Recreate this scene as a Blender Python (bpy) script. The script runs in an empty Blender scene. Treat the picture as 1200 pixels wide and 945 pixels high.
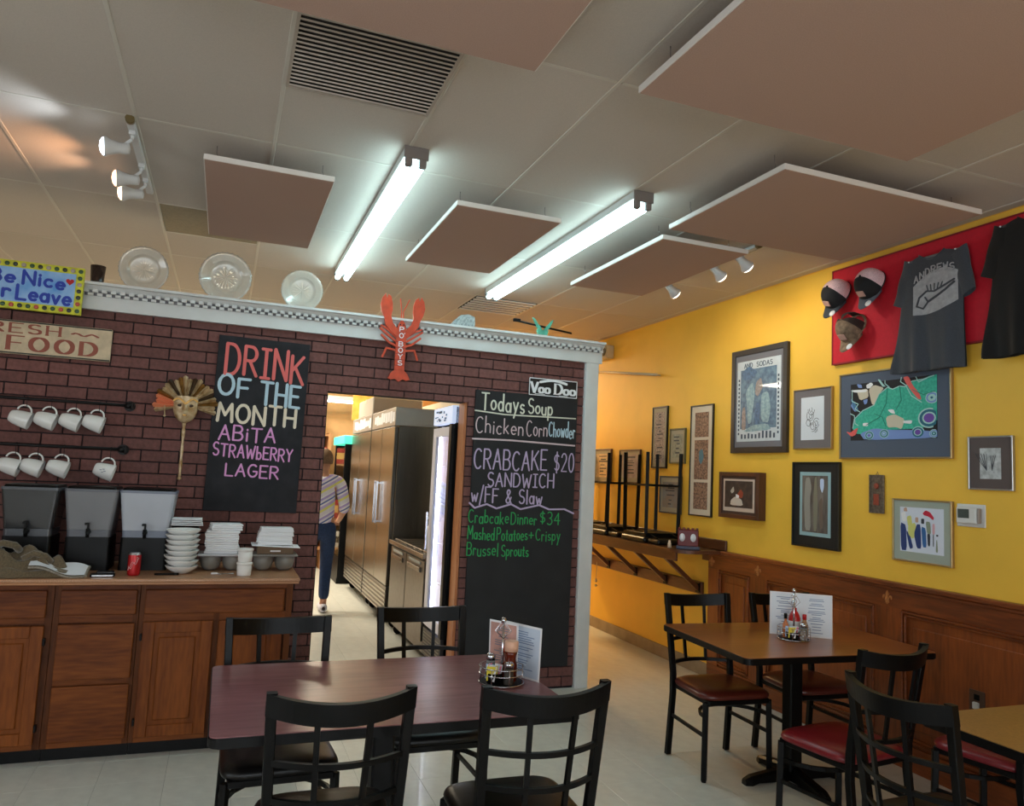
import bpy, bmesh, math, random
from mathutils import Vector, Matrix

# ------------------------------------------------------------------ camera, world, light, exposure
sc = bpy.context.scene
col = sc.collection
PI = math.pi
cam_data = bpy.data.cameras.new('camera')
cam_data.sensor_fit = 'HORIZONTAL'
cam_data.sensor_width = 36.0
cam_data.lens = 26.44
cam_data.clip_start = 0.05
cam = bpy.data.objects.new('camera', cam_data)
col.objects.link(cam)
yaw, pitch, roll = 0.36106, 0.09568, 0.04714
fw = Vector((math.sin(yaw)*math.cos(pitch), math.cos(yaw)*math.cos(pitch), math.sin(pitch)))
rt = Vector((math.cos(yaw), -math.sin(yaw), 0))
up = rt.cross(fw)
rt2 = math.cos(roll)*rt + math.sin(roll)*up
up2 = -math.sin(roll)*rt + math.cos(roll)*up
M = Matrix(((rt2.x, up2.x, -fw.x, 0), (rt2.y, up2.y, -fw.y, 0), (rt2.z, up2.z, -fw.z, 1.58), (0, 0, 0, 1)))
cam.matrix_world = M
sc.camera = cam

world = bpy.data.worlds.new('world')
sc.world = world
world.use_nodes = True
wb = world.node_tree.nodes['Background']
wb.inputs[0].default_value = (0.62, 0.72, 0.85, 1)
wb.inputs[1].default_value = 1.0
sc.view_settings.view_transform = 'Standard'
sc.view_settings.look = 'None'
sc.view_settings.gamma = 1
sc.view_settings.use_curve_mapping = False
sc.view_settings.exposure = 0.0

def area(name, loc, rot, sx, sy, power, color):
    l = bpy.data.lights.new(name, 'AREA'); l.shape = 'RECTANGLE'; l.size = sx; l.size_y = sy
    l.energy = power; l.color = color
    o = bpy.data.objects.new(name, l); col.objects.link(o); o.location = loc; o.rotation_euler = rot
    return o
TUBE = 13.0            # radiance of the cool tubes
# daylight through the storefront windows behind the camera and on the left
area('window_daylight', (0.2, -2.9, 1.5), (PI/2-.42, 0, 0), 5.0, 2.0, 135, (0.90, 0.96, 1.0))
area('window_daylight', (-3.85, 0.6, 1.55), (PI/2-.42, 0, -PI/2), 3.0, 1.7, 60, (0.90, 0.96, 1.0))
# warm ceiling troffers of the kitchen behind the brick partition
area('kitchen_troffer', (-0.4, 8.9, 3.10), (0, 0, 0), 1.2, 0.6, 115, (1.0, 0.90, 0.72))
area('kitchen_troffer', (0.8, 10.6, 3.10), (0, 0, 0), 1.2, 0.6, 115, (1.0, 0.87, 0.66))
area('hall_troffer', (3.1, 9.6, 3.10), (0, 0, 0), 0.6, 0.6, 130, (1.0, 0.70, 0.34))

# ------------------------------------------------------------------ helpers
def link(o, parent=None):
    col.objects.link(o)
    if parent: o.parent = parent
    return o
def tag(o, label=None, cat=None, group=None, kind=None):
    if label: o['label'] = label
    if cat: o['category'] = cat
    if group: o['group'] = group
    if kind: o['kind'] = kind
    return o
def thing(name, label, cat, loc=(0, 0, 0), rz=0, group=None):
    o = bpy.data.objects.new(name, None); o.empty_display_size = 0.1
    link(o); o.location = loc; o.rotation_euler = (0, 0, rz)
    return tag(o, label, cat, group)
def copy_tree(o, parent=None):
    c = o.copy(); col.objects.link(c)
    if parent: c.parent = parent
    for ch in list(o.children): copy_tree(ch, c)
    return c

def orient(d):
    d = Vector(d).normalized()
    return d.to_track_quat('Z', 'Y').to_matrix().to_4x4()

class MB:
    def __init__(s): s.bm = bmesh.new(); s.mi = 0
    def _m(s, faces):
        for f in faces: f.material_index = s.mi
    def box(s, x0, x1, y0, y1, z0, z1, bev=0, mat=None, seg=1):
        bm2 = bmesh.new()
        v = [bm2.verts.new((x, y, z)) for x in (x0, x1) for y in (y0, y1) for z in (z0, z1)]
        for q in ((0, 1, 3, 2), (4, 6, 7, 5), (0, 4, 5, 1), (2, 3, 7, 6), (0, 2, 6, 4), (1, 5, 7, 3)):
            bm2.faces.new([v[i] for i in q])
        if bev > 0:
            bmesh.ops.bevel(bm2, geom=bm2.edges[:], offset=bev, segments=seg, affect='EDGES', profile=0.5)
        if mat is not None: bm2.transform(mat)
        s.merge(bm2)
        return s
    def merge(s, bm2):
        vm = {}
        for v in bm2.verts: vm[v] = s.bm.verts.new(v.co)
        for f in bm2.faces:
            try: nf = s.bm.faces.new([vm[v] for v in f.verts]); nf.material_index = s.mi; nf.smooth = f.smooth
            except ValueError: pass
        bm2.free()
    def bar(s, a, b, w, h=None, bev=0):
        """rectangular bar from a to b"""
        a = Vector(a); b = Vector(b); h = h or w; L = (b-a).length
        s.box(-w/2, w/2, -h/2, h/2, 0, L, bev, Matrix.Translation(a) @ orient(b-a))
        return s
    def cyl(s, a, b, r0, r1=None, n=16, cap=True):
        a = Vector(a); b = Vector(b); r1 = r0 if r1 is None else r1; L = (b-a).length
        return s.lathe([(r0, 0), (r1, L)], n, Matrix.Translation(a) @ orient(b-a), cap)
    def lathe(s, prof, n=24, mat=None, cap=True, sx=1, sy=1):
        mat = mat or Matrix.Identity(4); rings = []
        for r, z in prof:
            if r < 1e-5: rings.append([s.bm.verts.new(mat @ Vector((0, 0, z)))])
            else: rings.append([s.bm.verts.new(mat @ Vector((r*sx*math.cos(2*PI*i/n), r*sy*math.sin(2*PI*i/n), z))) for i in range(n)])
        fs = []
        for A, B in zip(rings, rings[1:]):
            for i in range(n):
                j = (i+1) % n
                if len(A) == 1 and len(B) == 1: continue
                if len(A) == 1: fs.append(s.bm.faces.new((A[0], B[j], B[i])))
                elif len(B) == 1: fs.append(s.bm.faces.new((A[i], A[j], B[0])))
                else: fs.append(s.bm.faces.new((A[i], A[j], B[j], B[i])))
        for f in fs: f.smooth = True
        if cap:
            if len(rings[0]) > 1: fs.append(s.bm.faces.new(rings[0][::-1]))
            if len(rings[-1]) > 1: fs.append(s.bm.faces.new(rings[-1]))
        s._m(fs)
        return s
    def prism(s, pts, y0, y1, mat=None):
        """polygon in x,z extruded from y0 to y1"""
        mat = mat or Matrix.Identity(4)
        A = [s.bm.verts.new(mat @ Vector((x, y0, z))) for x, z in pts]
        B = [s.bm.verts.new(mat @ Vector((x, y1, z))) for x, z in pts]
        n = len(pts); fs = [s.bm.faces.new(A), s.bm.faces.new(B[::-1])]
        for i in range(n): fs.append(s.bm.faces.new((A[(i+1) % n], A[i], B[i], B[(i+1) % n])))
        s._m(fs)
        return s
    def tube(s, pts, r, n=8, close=False, rr=None):
        pts = [Vector(p) for p in pts]; rings = []; N = len(pts); prev = None
        for i, p in enumerate(pts):
            a = pts[i-1] if (i > 0 or close) else p; b = pts[(i+1) % N] if (i < N-1 or close) else p
            t = (b-a).normalized()
            if prev is None:
                u = t.orthogonal().normalized()
            else:
                u = (prev - t*prev.dot(t)).normalized()
            prev = u; w = t.cross(u); R = rr[i] if rr else r
            rings.append([s.bm.verts.new(p + R*(math.cos(2*PI*k/n)*u + math.sin(2*PI*k/n)*w)) for k in range(n)])
        fs = []
        rng = range(N) if close else range(N-1)
        for i in rng:
            A = rings[i]; B = rings[(i+1) % N]
            for k in range(n):
                fs.append(s.bm.faces.new((A[k], A[(k+1) % n], B[(k+1) % n], B[k])))
        for f in fs: f.smooth = True
        if not close: fs.append(s.bm.faces.new(rings[0][::-1])); fs.append(s.bm.faces.new(rings[-1]))
        s._m(fs)
        return s
    def grid(s, fn, nu, nv, close_u=False, smooth=True):
        V = [[s.bm.verts.new(fn(i/nu, j/nv)) for j in range(nv+1)] for i in range(nu if close_u else nu+1)]
        fs = []
        for i in range(nu):
            A = V[i]; B = V[(i+1) % len(V)]
            for j in range(nv):
                f = s.bm.faces.new((A[j], B[j], B[j+1], A[j+1])); f.smooth = smooth; fs.append(f)
        s._m(fs)
        return s
    def data(s, mats, name='mesh', smooth=False):
        bmesh.ops.recalc_face_normals(s.bm, faces=s.bm.faces)
        if smooth:
            for f in s.bm.faces: f.smooth = True
        me = bpy.data.meshes.new(name); s.bm.to_mesh(me); s.bm.free()
        if not isinstance(mats, (list, tuple)): mats = [mats]
        for m in mats: me.materials.append(m)
        return me
    def build(s, name, mats, parent=None, loc=None, rz=None, smooth=False):
        me = s.data(mats, name, smooth)
        o = bpy.data.objects.new(name, me); link(o, parent)
        if loc is not None: o.location = loc
        if rz is not None: o.rotation_euler = (0, 0, rz)
        return o
def put(name, me, parent=None, loc=None, rot=None, scale=None):
    o = bpy.data.objects.new(name, me); link(o, parent)
    if loc is not None: o.location = loc
    if rot is not None: o.rotation_euler = rot
    if scale is not None: o.scale = scale
    return o
def struct(name, mb, m, parent=None, **k):
    o = mb.build(name, m, parent, **k)
    if parent is None: o['kind'] = 'structure'
    return o

# ------------------------------------------------------------------ materials
def srgb(r, g, b):
    f = lambda c: ((c/255)/12.92 if c/255 <= 0.04045 else (((c/255)+0.055)/1.055)**2.4)
    return (f(r), f(g), f(b), 1)
def mat(name, c, rough=0.5, metal=0.0, noise=None, amt=0.15, c2=None, bump=0, stretch=(1, 1, 1), spec=0.5,
        trans=0, emit=None, estr=0, rand=0, coat=0, sheen=0, detail=4, alpha=1):
    m = bpy.data.materials.new(name); m.use_nodes = True
    nt = m.node_tree; b = nt.nodes['Principled BSDF']
    b.inputs['Roughness'].default_value = rough; b.inputs['Metallic'].default_value = metal
    b.inputs['Specular IOR Level'].default_value = spec
    b.inputs['Transmission Weight'].default_value = trans
    b.inputs['Coat Weight'].default_value = coat
    b.inputs['Sheen Weight'].default_value = sheen
    b.inputs['Alpha'].default_value = alpha
    base = srgb(*c); b.inputs['Base Color'].default_value = base
    if emit: b.inputs['Emission Color'].default_value = srgb(*emit); b.inputs['Emission Strength'].default_value = estr
    last = None
    if noise:
        tc = nt.nodes.new('ShaderNodeTexCoord'); mp = nt.nodes.new('ShaderNodeMapping'); mp.inputs['Scale'].default_value = stretch
        nz = nt.nodes.new('ShaderNodeTexNoise'); nz.inputs['Scale'].default_value = noise; nz.inputs['Detail'].default_value = detail
        nt.links.new(tc.outputs['Object'], mp.inputs[0]); nt.links.new(mp.outputs[0], nz.inputs['Vector'])
        rp = nt.nodes.new('ShaderNodeValToRGB'); rp.color_ramp.elements[0].position = 0.3; rp.color_ramp.elements[1].position = 0.72
        if c2: rp.color_ramp.elements[0].color = srgb(*c2); rp.color_ramp.elements[1].color = base
        else:
            rp.color_ramp.elements[0].color = tuple(x*(1-amt) for x in base[:3])+(1,)
            rp.color_ramp.elements[1].color = tuple(min(1, x*(1+amt)) for x in base[:3])+(1,)
        nt.links.new(nz.outputs[0], rp.inputs[0]); last = rp.outputs[0]
        if bump:
            bp = nt.nodes.new('ShaderNodeBump'); bp.inputs['Strength'].default_value = bump; bp.inputs['Distance'].default_value = 0.004
            nt.links.new(nz.outputs[0], bp.inputs['Height']); nt.links.new(bp.outputs[0], b.inputs['Normal'])
    if rand:
        oi = nt.nodes.new('ShaderNodeObjectInfo'); hs = nt.nodes.new('ShaderNodeHueSaturation')
        mr = nt.nodes.new('ShaderNodeMapRange'); mr.inputs[3].default_value = 1-rand; mr.inputs[4].default_value = 1+rand
        nt.links.new(oi.outputs['Random'], mr.inputs[0]); nt.links.new(mr.outputs[0], hs.inputs['Value'])
        if last: nt.links.new(last, hs.inputs['Color'])
        else: hs.inputs['Color'].default_value = base
        last = hs.outputs[0]
    if last: nt.links.new(last, b.inputs['Base Color'])
    return m
def wood(name, c1, c2, rough=0.35, axis='x', scale=6, coat=0.2, ring=14, spec=.5):
    """grain running along one axis: a stretched noise over long streaks"""
    st = {'x': (0.12, 1, 1), 'y': (1, 0.12, 1), 'z': (1, 1, 0.12)}[axis]
    m = bpy.data.materials.new(name); m.use_nodes = True; nt = m.node_tree; b = nt.nodes['Principled BSDF']
    b.inputs['Specular IOR Level'].default_value = spec
    b.inputs['Roughness'].default_value = rough; b.inputs['Coat Weight'].default_value = coat; b.inputs['Coat Roughness'].default_value = 0.3
    tc = nt.nodes.new('ShaderNodeTexCoord'); mp = nt.nodes.new('ShaderNodeMapping'); mp.inputs['Scale'].default_value = st
    n1 = nt.nodes.new('ShaderNodeTexNoise'); n1.inputs['Scale'].default_value = scale; n1.inputs['Detail'].default_value = 3
    n2 = nt.nodes.new('ShaderNodeTexNoise'); n2.inputs['Scale'].default_value = scale*ring; n2.inputs['Detail'].default_value = 5
    nt.links.new(tc.outputs['Object'], mp.inputs[0])
    nt.links.new(mp.outputs[0], n1.inputs['Vector']); nt.links.new(mp.outputs[0], n2.inputs['Vector'])
    mx = nt.nodes.new('ShaderNodeMix'); mx.inputs[0].default_value = 0.4
    nt.links.new(n1.outputs[0], mx.inputs[2]); nt.links.new(n2.outputs[0], mx.inputs[3])
    rp = nt.nodes.new('ShaderNodeValToRGB'); rp.color_ramp.elements[0].position = 0.36; rp.color_ramp.elements[1].position = 0.64
    rp.color_ramp.elements[0].color = srgb(*c1); rp.color_ramp.elements[1].color = srgb(*c2)
    nt.links.new(mx.outputs[0], rp.inputs[0]); nt.links.new(rp.outputs[0], b.inputs['Base Color'])
    bp = nt.nodes.new('ShaderNodeBump'); bp.inputs['Strength'].default_value = 0.15; bp.inputs['Distance'].default_value = 0.002
    nt.links.new(n2.outputs[0], bp.inputs['Height']); nt.links.new(bp.outputs[0], b.inputs['Normal'])
    return m
def glassy(name, c, rough=0.05, trans=1.0, ior=1.45):
    m = mat(name, c, rough, trans=trans); m.node_tree.nodes['Principled BSDF'].inputs['IOR'].default_value = ior
    return m

BLACK = mat('black powder coated steel', (5, 5, 6), 0.42, 0.0, 30, 0.2, spec=.2)
YELLOW = mat('yellow wall paint', (244, 192, 66), 0.55, 0, 3, 0.05, bump=0.04)
CEIL = mat('ceiling tile fissured', (194, 183, 172), 0.95, 0, 220, 0.05, bump=0.15, rand=0.03)
CEILOLD = mat('stained ceiling tile', (150, 135, 112), 0.95, 0, 60, 0.1)
TBAR = mat('ceiling grid enamel', (200, 192, 180), 0.6)
FLOORT = mat('vinyl floor tile', (216, 216, 207), 0.3, 0, 14, 0.07, rand=0.025, detail=8, coat=0.15)
GROUT = mat('floor joint', (110, 108, 100), 0.7)
PLAIN = mat('off white wall paint', (205, 198, 185), 0.7, 0, 4, 0.04)
TAN = mat('kitchen tan wall', (205, 165, 118), 0.7, 0, 4, 0.12)
MORTAR = mat('dark mortar', (36, 28, 32), 0.9, 0, 60, 0.2)
BRICK = mat('brown red brick', (110, 70, 65), 0.8, 0, 45, 0.22, bump=0.5, rand=0.2, detail=6)
WHITE = mat('white trim paint', (214, 215, 214), 0.45, 0, 8, 0.04)
SHADOWW = mat('painted groove shade', (112, 110, 114), 0.8)  # darker grey of the white trim, shade of the recesses put into the colour
PANELF = mat('mauve acoustic fabric', (176, 146, 132), 0.95, 0, 260, 0.08, bump=0.2)
PANELE = mat('white panel edge', (225, 218, 212), 0.6)
CHROME = mat('chrome', (200, 200, 205), 0.18, 1.0)
STEEL = mat('brushed stainless steel', (150, 144, 136), 0.26, 1.0, 40, 0.12, stretch=(1, 1, 0.05))
STEELD = mat('dark stainless steel', (112, 106, 100), 0.32, 1.0, 20, 0.15)
CABW = wood('oak cabinet wood', (84, 38, 10), (134, 72, 25), 0.5, 'z', 5, .0, spec=.22)
CABH = wood('oak drawer wood', (82, 37, 10), (130, 70, 24), 0.5, 'x', 5, .0, spec=.22)
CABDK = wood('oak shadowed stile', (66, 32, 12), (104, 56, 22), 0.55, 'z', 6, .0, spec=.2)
COUNTER = mat('speckled tan laminate', (196, 150, 112), 0.35, 0, 160, 0.25, c2=(150, 102, 72), detail=6)
WAINS = wood('stained wainscot wood', (98, 44, 14), (156, 78, 28), 0.38, 'z', 4, 0.25)
WAINSH = wood('stained wainscot rail wood', (98, 44, 14), (154, 77, 28), 0.38, 'y', 4, 0.25)
SHELFW = wood('dark stained shelf wood', (70, 34, 16), (116, 64, 32), 0.45, 'y', 5)
TABLE1 = wood('mahogany laminate', (120, 70, 72), (150, 98, 100), 0.26, 'x', 3, 0.3)
TABLE2 = wood('walnut laminate', (128, 68, 28), (166, 96, 44), 0.3, 'x', 3, 0.3)
TABLE3 = mat('tan brown laminate', (158, 118, 66), 0.4, 0, 90, 0.14)
SEATBK = mat('black vinyl', (11, 10, 10), 0.38, 0, 60, 0.2, bump=0.1, spec=.35)
SEATRD = mat('dark red vinyl', (122, 26, 34), 0.3, 0, 60, 0.12, bump=0.1)
SEATBR = mat('oxblood brown vinyl', (92, 34, 24), 0.28, 0, 60, 0.12, bump=0.1)
SLATE = mat('chalkboard slate', (32, 34, 38), 0.7, 0, 5, 0.3, c2=(22, 23, 27))
DUSTY = mat('dusty chalkboard', (40, 40, 46), 0.85, 0, 9, 0.3, c2=(24, 24, 29), detail=8)
def flat(name, c, rough=0.7): return mat(name, c, rough)
PLASTW = mat('white ceramic', (232, 232, 230), 0.2)
PAPER = mat('white paper', (235, 235, 238), 0.8)

# ------------------------------------------------------------------ hand lettering
def arc(cx, cz, rx, rz, a0, a1, n=10):
    return [(cx+rx*math.cos(math.radians(a0+(a1-a0)*i/n)), cz+rz*math.sin(math.radians(a0+(a1-a0)*i/n))) for i in range(n+1)]
G = {
 'A': (.62, [[(0, 0), (.31, 1), (.62, 0)], [(.12, .38), (.5, .38)]]),
 'B': (.55, [[(0, 0), (0, 1)], [(0, 1), (.28, 1)]+arc(.28, .76, .22, .24, 90, -90)+[(0, .52)], [(0, .52), (.3, .52)]+arc(.3, .26, .25, .26, 90, -90)+[(0, 0)]]),
 'C': (.58, [arc(.32, .5, .32, .5, 50, 310, 14)]),
 'D': (.6, [[(0, 0), (0, 1), (.2, 1)]+arc(.2, .5, .38, .5, 90, -90, 12)+[(0, 0)]]),
 'E': (.5, [[(.5, 1), (0, 1), (0, 0), (.5, 0)], [(0, .52), (.4, .52)]]),
 'F': (.5, [[(.5, 1), (0, 1), (0, 0)], [(0, .52), (.4, .52)]]),
 'G': (.6, [arc(.32, .5, .32, .5, 50, 330, 14)+[(.6, .45), (.36, .45)]]),
 'H': (.56, [[(0, 0), (0, 1)], [(.56, 0), (.56, 1)], [(0, .5), (.56, .5)]]),
 'I': (.36, [[(.18, 0), (.18, 1)], [(0, 1), (.36, 1)], [(0, 0), (.36, 0)]]),
 'K': (.56, [[(0, 0), (0, 1)], [(.52, 1), (.02, .45)], [(.16, .6), (.56, 0)]]),
 'L': (.48, [[(0, 1), (0, 0), (.48, 0)]]),
 'M': (.72, [[(0, 0), (.06, 1), (.36, .35), (.66, 1), (.72, 0)]]),
 'N': (.58, [[(0, 0), (0, 1), (.58, 0), (.58, 1)]]),
 'O': (.64, [arc(.32, .5, .32, .5, 90, 450, 18)]),
 'P': (.52, [[(0, 0), (0, 1), (.26, 1)]+arc(.26, .74, .26, .26, 90, -90)+[(0, .48)]]),
 'R': (.55, [[(0, 0), (0, 1), (.26, 1)]+arc(.26, .75, .25, .25, 90, -90)+[(0, .5)], [(.22, .5), (.55, 0)]]),
 'S': (.5, [arc(.26, .75, .24, .25, 40, 270, 10)+arc(.26, .25, .25, .25, 90, -150, 10)[1:]]),
 'T': (.6, [[(0, 1), (.6, 1)], [(.3, 1), (.3, 0)]]),
 'V': (.6, [[(0, 1), (.3, 0), (.6, 1)]]),
 'W': (.8, [[(0, 1), (.18, 0), (.4, .7), (.6, 0), (.8, 1)]]),
 'Y': (.56, [[(0, 1), (.28, .5), (.56, 1)], [(.28, .5), (.28, 0)]]),
 'a': (.44, [arc(.2, .27, .2, .27, 60, 400, 12), [(.42, .54), (.42, 0)]]),
 'b': (.42, [[(0, 1), (0, 0)], arc(.2, .27, .2, .27, 180, -180, 12)]),
 'c': (.4, [arc(.22, .27, .22, .27, 50, 310, 10)]),
 'd': (.44, [arc(.2, .27, .2, .27, 30, 390, 12), [(.42, 1), (.42, 0)]]),
 'e': (.42, [[(.02, .28), (.42, .28)]+arc(.22, .27, .21, .27, 10, 310, 12)]),
 'f': (.32, [arc(.24, .85, .12, .15, 60, 180, 5)+[(.12, 0)], [(0, .55), (.28, .55)]]),
 'h': (.42, [[(0, 1), (0, 0)], [(0, .35)]+arc(.2, .34, .2, .2, 160, 0, 6)+[(.4, 0)]]),
 'i': (.1, [[(.05, .54), (.05, 0)], [(.05, .74), (.05, .78)]]),
 'k': (.4, [[(0, 1), (0, 0)], [(.34, .55), (0, .2)], [(.1, .3), (.38, 0)]]),
 'l': (.1, [[(.05, 1), (.05, 0)]]),
 'm': (.62, [[(0, .54), (0, 0)], [(0, .36)]+arc(.15, .36, .15, .18, 160, 0, 5)+[(.3, 0)], [(.3, .36)]+arc(.45, .36, .15, .18, 160, 0, 5)+[(.6, 0)]]),
 'n': (.4, [[(0, .54), (0, 0)], [(0, .34)]+arc(.19, .34, .19, .2, 160, 0, 6)+[(.38, 0)]]),
 'o': (.42, [arc(.21, .27, .21, .27, 90, 450, 14)]),
 'p': (.42, [[(0, .54), (0, -.35)], arc(.2, .27, .2, .27, 180, -180, 12)]),
 'r': (.3, [[(0, .54), (0, 0)], [(0, .3)]+arc(.16, .34, .16, .2, 160, 40, 5)]),
 's': (.34, [arc(.18, .4, .16, .14, 40, 270, 8)+arc(.18, .13, .16, .13, 90, -150, 8)[1:]]),
 't': (.3, [[(.14, .85), (.14, .05), (.28, 0)], [(0, .55), (.28, .55)]]),
 'u': (.4, [[(0, .54), (0, .2)]+arc(.19, .2, .19, .2, 180, 350, 6)+[(.38, .54)], [(.38, .5), (.38, 0)]]),
 'v': (.38, [[(0, .54), (.19, 0), (.38, .54)]]),
 'w': (.56, [[(0, .54), (.14, 0), (.28, .42), (.42, 0), (.56, .54)]]),
 'y': (.4, [[(0, .54), (.2, .05)], [(.4, .54), (.06, -.36)]]),
 '0': (.46, [arc(.23, .5, .23, .5, 90, 450, 16)]),
 '2': (.46, [arc(.22, .74, .22, .26, 170, -40, 8)+[(0, 0), (.46, 0)]]),
 '3': (.44, [arc(.2, .75, .22, .25, 140, -80, 8), arc(.2, .26, .24, .26, 90, -140, 8)]),
 '4': (.5, [[(.36, 0), (.36, 1), (0, .35), (.5, .35)]]),
 '$': (.46, [arc(.23, .7, .21, .2, 40, 270, 8)+arc(.23, .3, .21, .2, 90, -140, 8)[1:], [(.23, 1.05), (.23, -.05)]]),
 '&': (.5, [[(.5, 0), (.1, .7)]+arc(.23, .8, .13, .16, 180, -20, 6)+[(.04, .26)]+arc(.2, .2, .18, .2, 170, 330, 6)+[(.48, .42)]]),
 '/': (.3, [[(0, -.2), (.3, 1.15)]]), "'": (.12, [[(.08, 1.05), (.02, .8)]]), '+': (.4, [[(.2, .6), (.2, .1)], [(0, .35), (.4, .35)]]),
 '.': (.1, [[(.04, 0), (.06, .03)]]), '~': (1.0, [arc(.25, .5, .25, .2, 180, 0, 8)+arc(.75, .5, .25, .2, 180, 360, 8)[1:]]),
}
def hull(pts):
    pts = sorted(set((round(a, 6), round(b, 6)) for a, b in pts))
    if len(pts) < 3: return pts
    def half(ps):
        h = []
        for p in ps:
            while len(h) >= 2 and (h[-1][0]-h[-2][0])*(p[1]-h[-2][1])-(h[-1][1]-h[-2][1])*(p[0]-h[-2][0]) <= 0: h.pop()
            h.append(p)
        return h
    a = half(pts); b = half(pts[::-1])
    return a[:-1]+b[:-1]
NIB = [0]
def nib_stroke(mb, P, nw, nh, y0, y1, rnd=False):
    """sweeps a flat (nw x nh) nib, or a round one, along the points; thin raised marks"""
    if rnd: nib = [(nw/2*math.cos(k*PI/3), nw/2*math.sin(k*PI/3)) for k in range(6)]
    else: nib = [(-nw/2, -nh/2), (nw/2, -nh/2), (nw/2, nh/2), (-nw/2, nh/2)]
    for k, (a, b) in enumerate(zip(P, P[1:])):
        h = hull([(a[0]+x, a[1]+z) for x, z in nib]+[(b[0]+x, b[1]+z) for x, z in nib])
        NIB[0] = (NIB[0]+1) % 37
        if len(h) >= 3: mb.prism(h, y0-NIB[0]*0.000022, y1)
def width_of(text, h, gap):
    return sum((G[c][0]*h if c in G else .35*h)+gap*h for c in text)-gap*h
def lettering(mb, text, x0, x1, z, h, nw, nh=None, y=0, slope=0, gap=.22, jit=0, rnd=True, serif=False, seed=1, slant=0, t=0.0012):
    """text from x0 to x1 on baseline z, cap height h"""
    R = random.Random(seed); W = width_of(text, h, gap); sx = (x1-x0)/W; x = 0
    for c in text:
        if c not in G: x += .35*h+gap*h; continue
        w, st = G[c]; dz = R.uniform(-jit, jit)*h; dh = 1+R.uniform(-jit, jit)
        for s in st:
            P = [(x0+(x+px*h+slant*pz*h)*sx, z+slope*(x+px*h)*sx+dz+pz*h*dh) for px, pz in s]
            nib_stroke(mb, P, nw, nh or nw, y-t, y, rnd)
            if serif:
                for (a, b) in ((s[0], s[1]), (s[-1], s[-2])):
                    if abs(a[0]-b[0]) < .12 and abs(a[1]-b[1]) > .3:
                        X = x0+(x+a[0]*h)*sx; Z = z+slope*(x+a[0]*h)*sx+dz+a[1]*h*dh
                        nib_stroke(mb, [(X-.13*h, Z), (X+.13*h, Z)], nh, nh, y-t, y, False)
        x += w*h+gap*h

# ------------------------------------------------------------------ the room shell
HC = 3.13
XR = 3.85
XL = -4.0
YB = -3.0
YF = 12.5
struct('wall_right', MB().box(XR, XR+.12, YB, YF, 0, HC), YELLOW)
wl = MB().box(XL-.12, XL, YB, -0.9, 0, HC).box(XL-.12, XL, 2.1, YF, 0, HC).box(XL-.12, XL, -.9, 2.1, 0, .7).box(XL-.12, XL, -.9, 2.1, 2.4, HC)
struct('wall_left', wl, PLAIN)
wbk = MB().box(XL, -2.3, YB-.12, YB, 0, HC).box(2.7, XR, YB-.12, YB, 0, HC).box(-2.3, 2.7, YB-.12, YB, 0, .5).box(-2.3, 2.7, YB-.12, YB, 2.5, HC)
struct('wall_back', wbk, PLAIN)
struct('wall_far', MB().box(XL, XR, YF, YF+.12, 0, HC), TAN)
struct('wall_kitchen', MB().box(2.45, 2.55, 5.44, YF, 0, 2.44), PLAIN)
PANE = glassy('window glass', (235, 240, 240), 0.02)
for nm, pane, bars in (('window_1', (-2.3, 2.7, YB-.07, YB-.062, .5, 2.5), [(-2.3+1.25*k-.03, -2.3+1.25*k+.03, YB-.1, YB-.03, .5, 2.5) for k in range(5)]+[(-2.3, 2.7, YB-.1, YB-.03, .5, .56), (-2.3, 2.7, YB-.1, YB-.03, 2.44, 2.5)]),
                       ('window_2', (XL-.07, XL-.062, -.9, 2.1, .7, 2.4), [(XL-.1, XL-.03, -.9+1.47*k, -.84+1.47*k, .7, 2.4) for k in range(3)]+[(XL-.1, XL-.03, -.9, 2.1, .7, .76), (XL-.1, XL-.03, -.9, 2.1, 2.34, 2.4)])):
    w = MB(); w.box(*pane); wo = struct(nm, w, PANE)
    f = MB()
    for b in bars: f.box(*b)
    f.build('window_frame', WHITE, wo)

# floor: vinyl tiles as pieces near the camera, joined beyond
fl = struct('floor', MB().box(XL, XR, YB, YF, -.1, -.002), GROUT)
TS = 0.305
tile_me = MB().box(0, TS-.0012, 0, TS-.0012, -.004, 0, 0.0005).data(FLOORT, 'floor_tile')
cells = []
x0g, y0g = -0.455-TS*12, 3.92-TS*23
nx = int((XR-x0g)/TS)+1; ny = int((YF-y0g)/TS)+1
def shows(p, m=40):
    d = Vector(p)-Vector((0, 0, 1.58)); z = d.dot(fw)
    if z < .3: return False
    X = 600+881.35*d.dot(rt2)/z; Y = 472.5-881.35*d.dot(up2)/z
    return -m < X < 1200+m and -m < Y < 945+m
for i in range(nx):
    for j in range(ny):
        x = x0g+i*TS; y = y0g+j*TS
        if x > XR-.01 or x+TS < XL: continue
        c = (x+TS/2, y+TS/2)
        sh = shows((c[0], c[1], 0), 60) and not (c[0] < .45 and 4.6 < c[1] < 5.4) and not (c[0] < .5 and c[1] > 5.2) and not (1.7 < c[0] < 2.5 and c[1] > 5.3)
        d = math.hypot(c[0], c[1])
        cells.append((0 if sh else 1, d, x, y))
cells.sort()
far = MB()
for k, (s_, d, x, y) in enumerate(cells):
    if k < 300 and s_ == 0: put('floor_tile', tile_me, fl, (x, y, 0))
    elif y > -.5: far.box(x, min(x+TS, XR)-.0012, y, y+TS-.0012, -.004, 0)
    else: far.box(x, min(x+TS, XR)-.0012, y, y+TS-.0012, -.004, 0)
o = far.build('distant_floor_tile', FLOORT, fl); o['kind'] = 'stuff'

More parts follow.
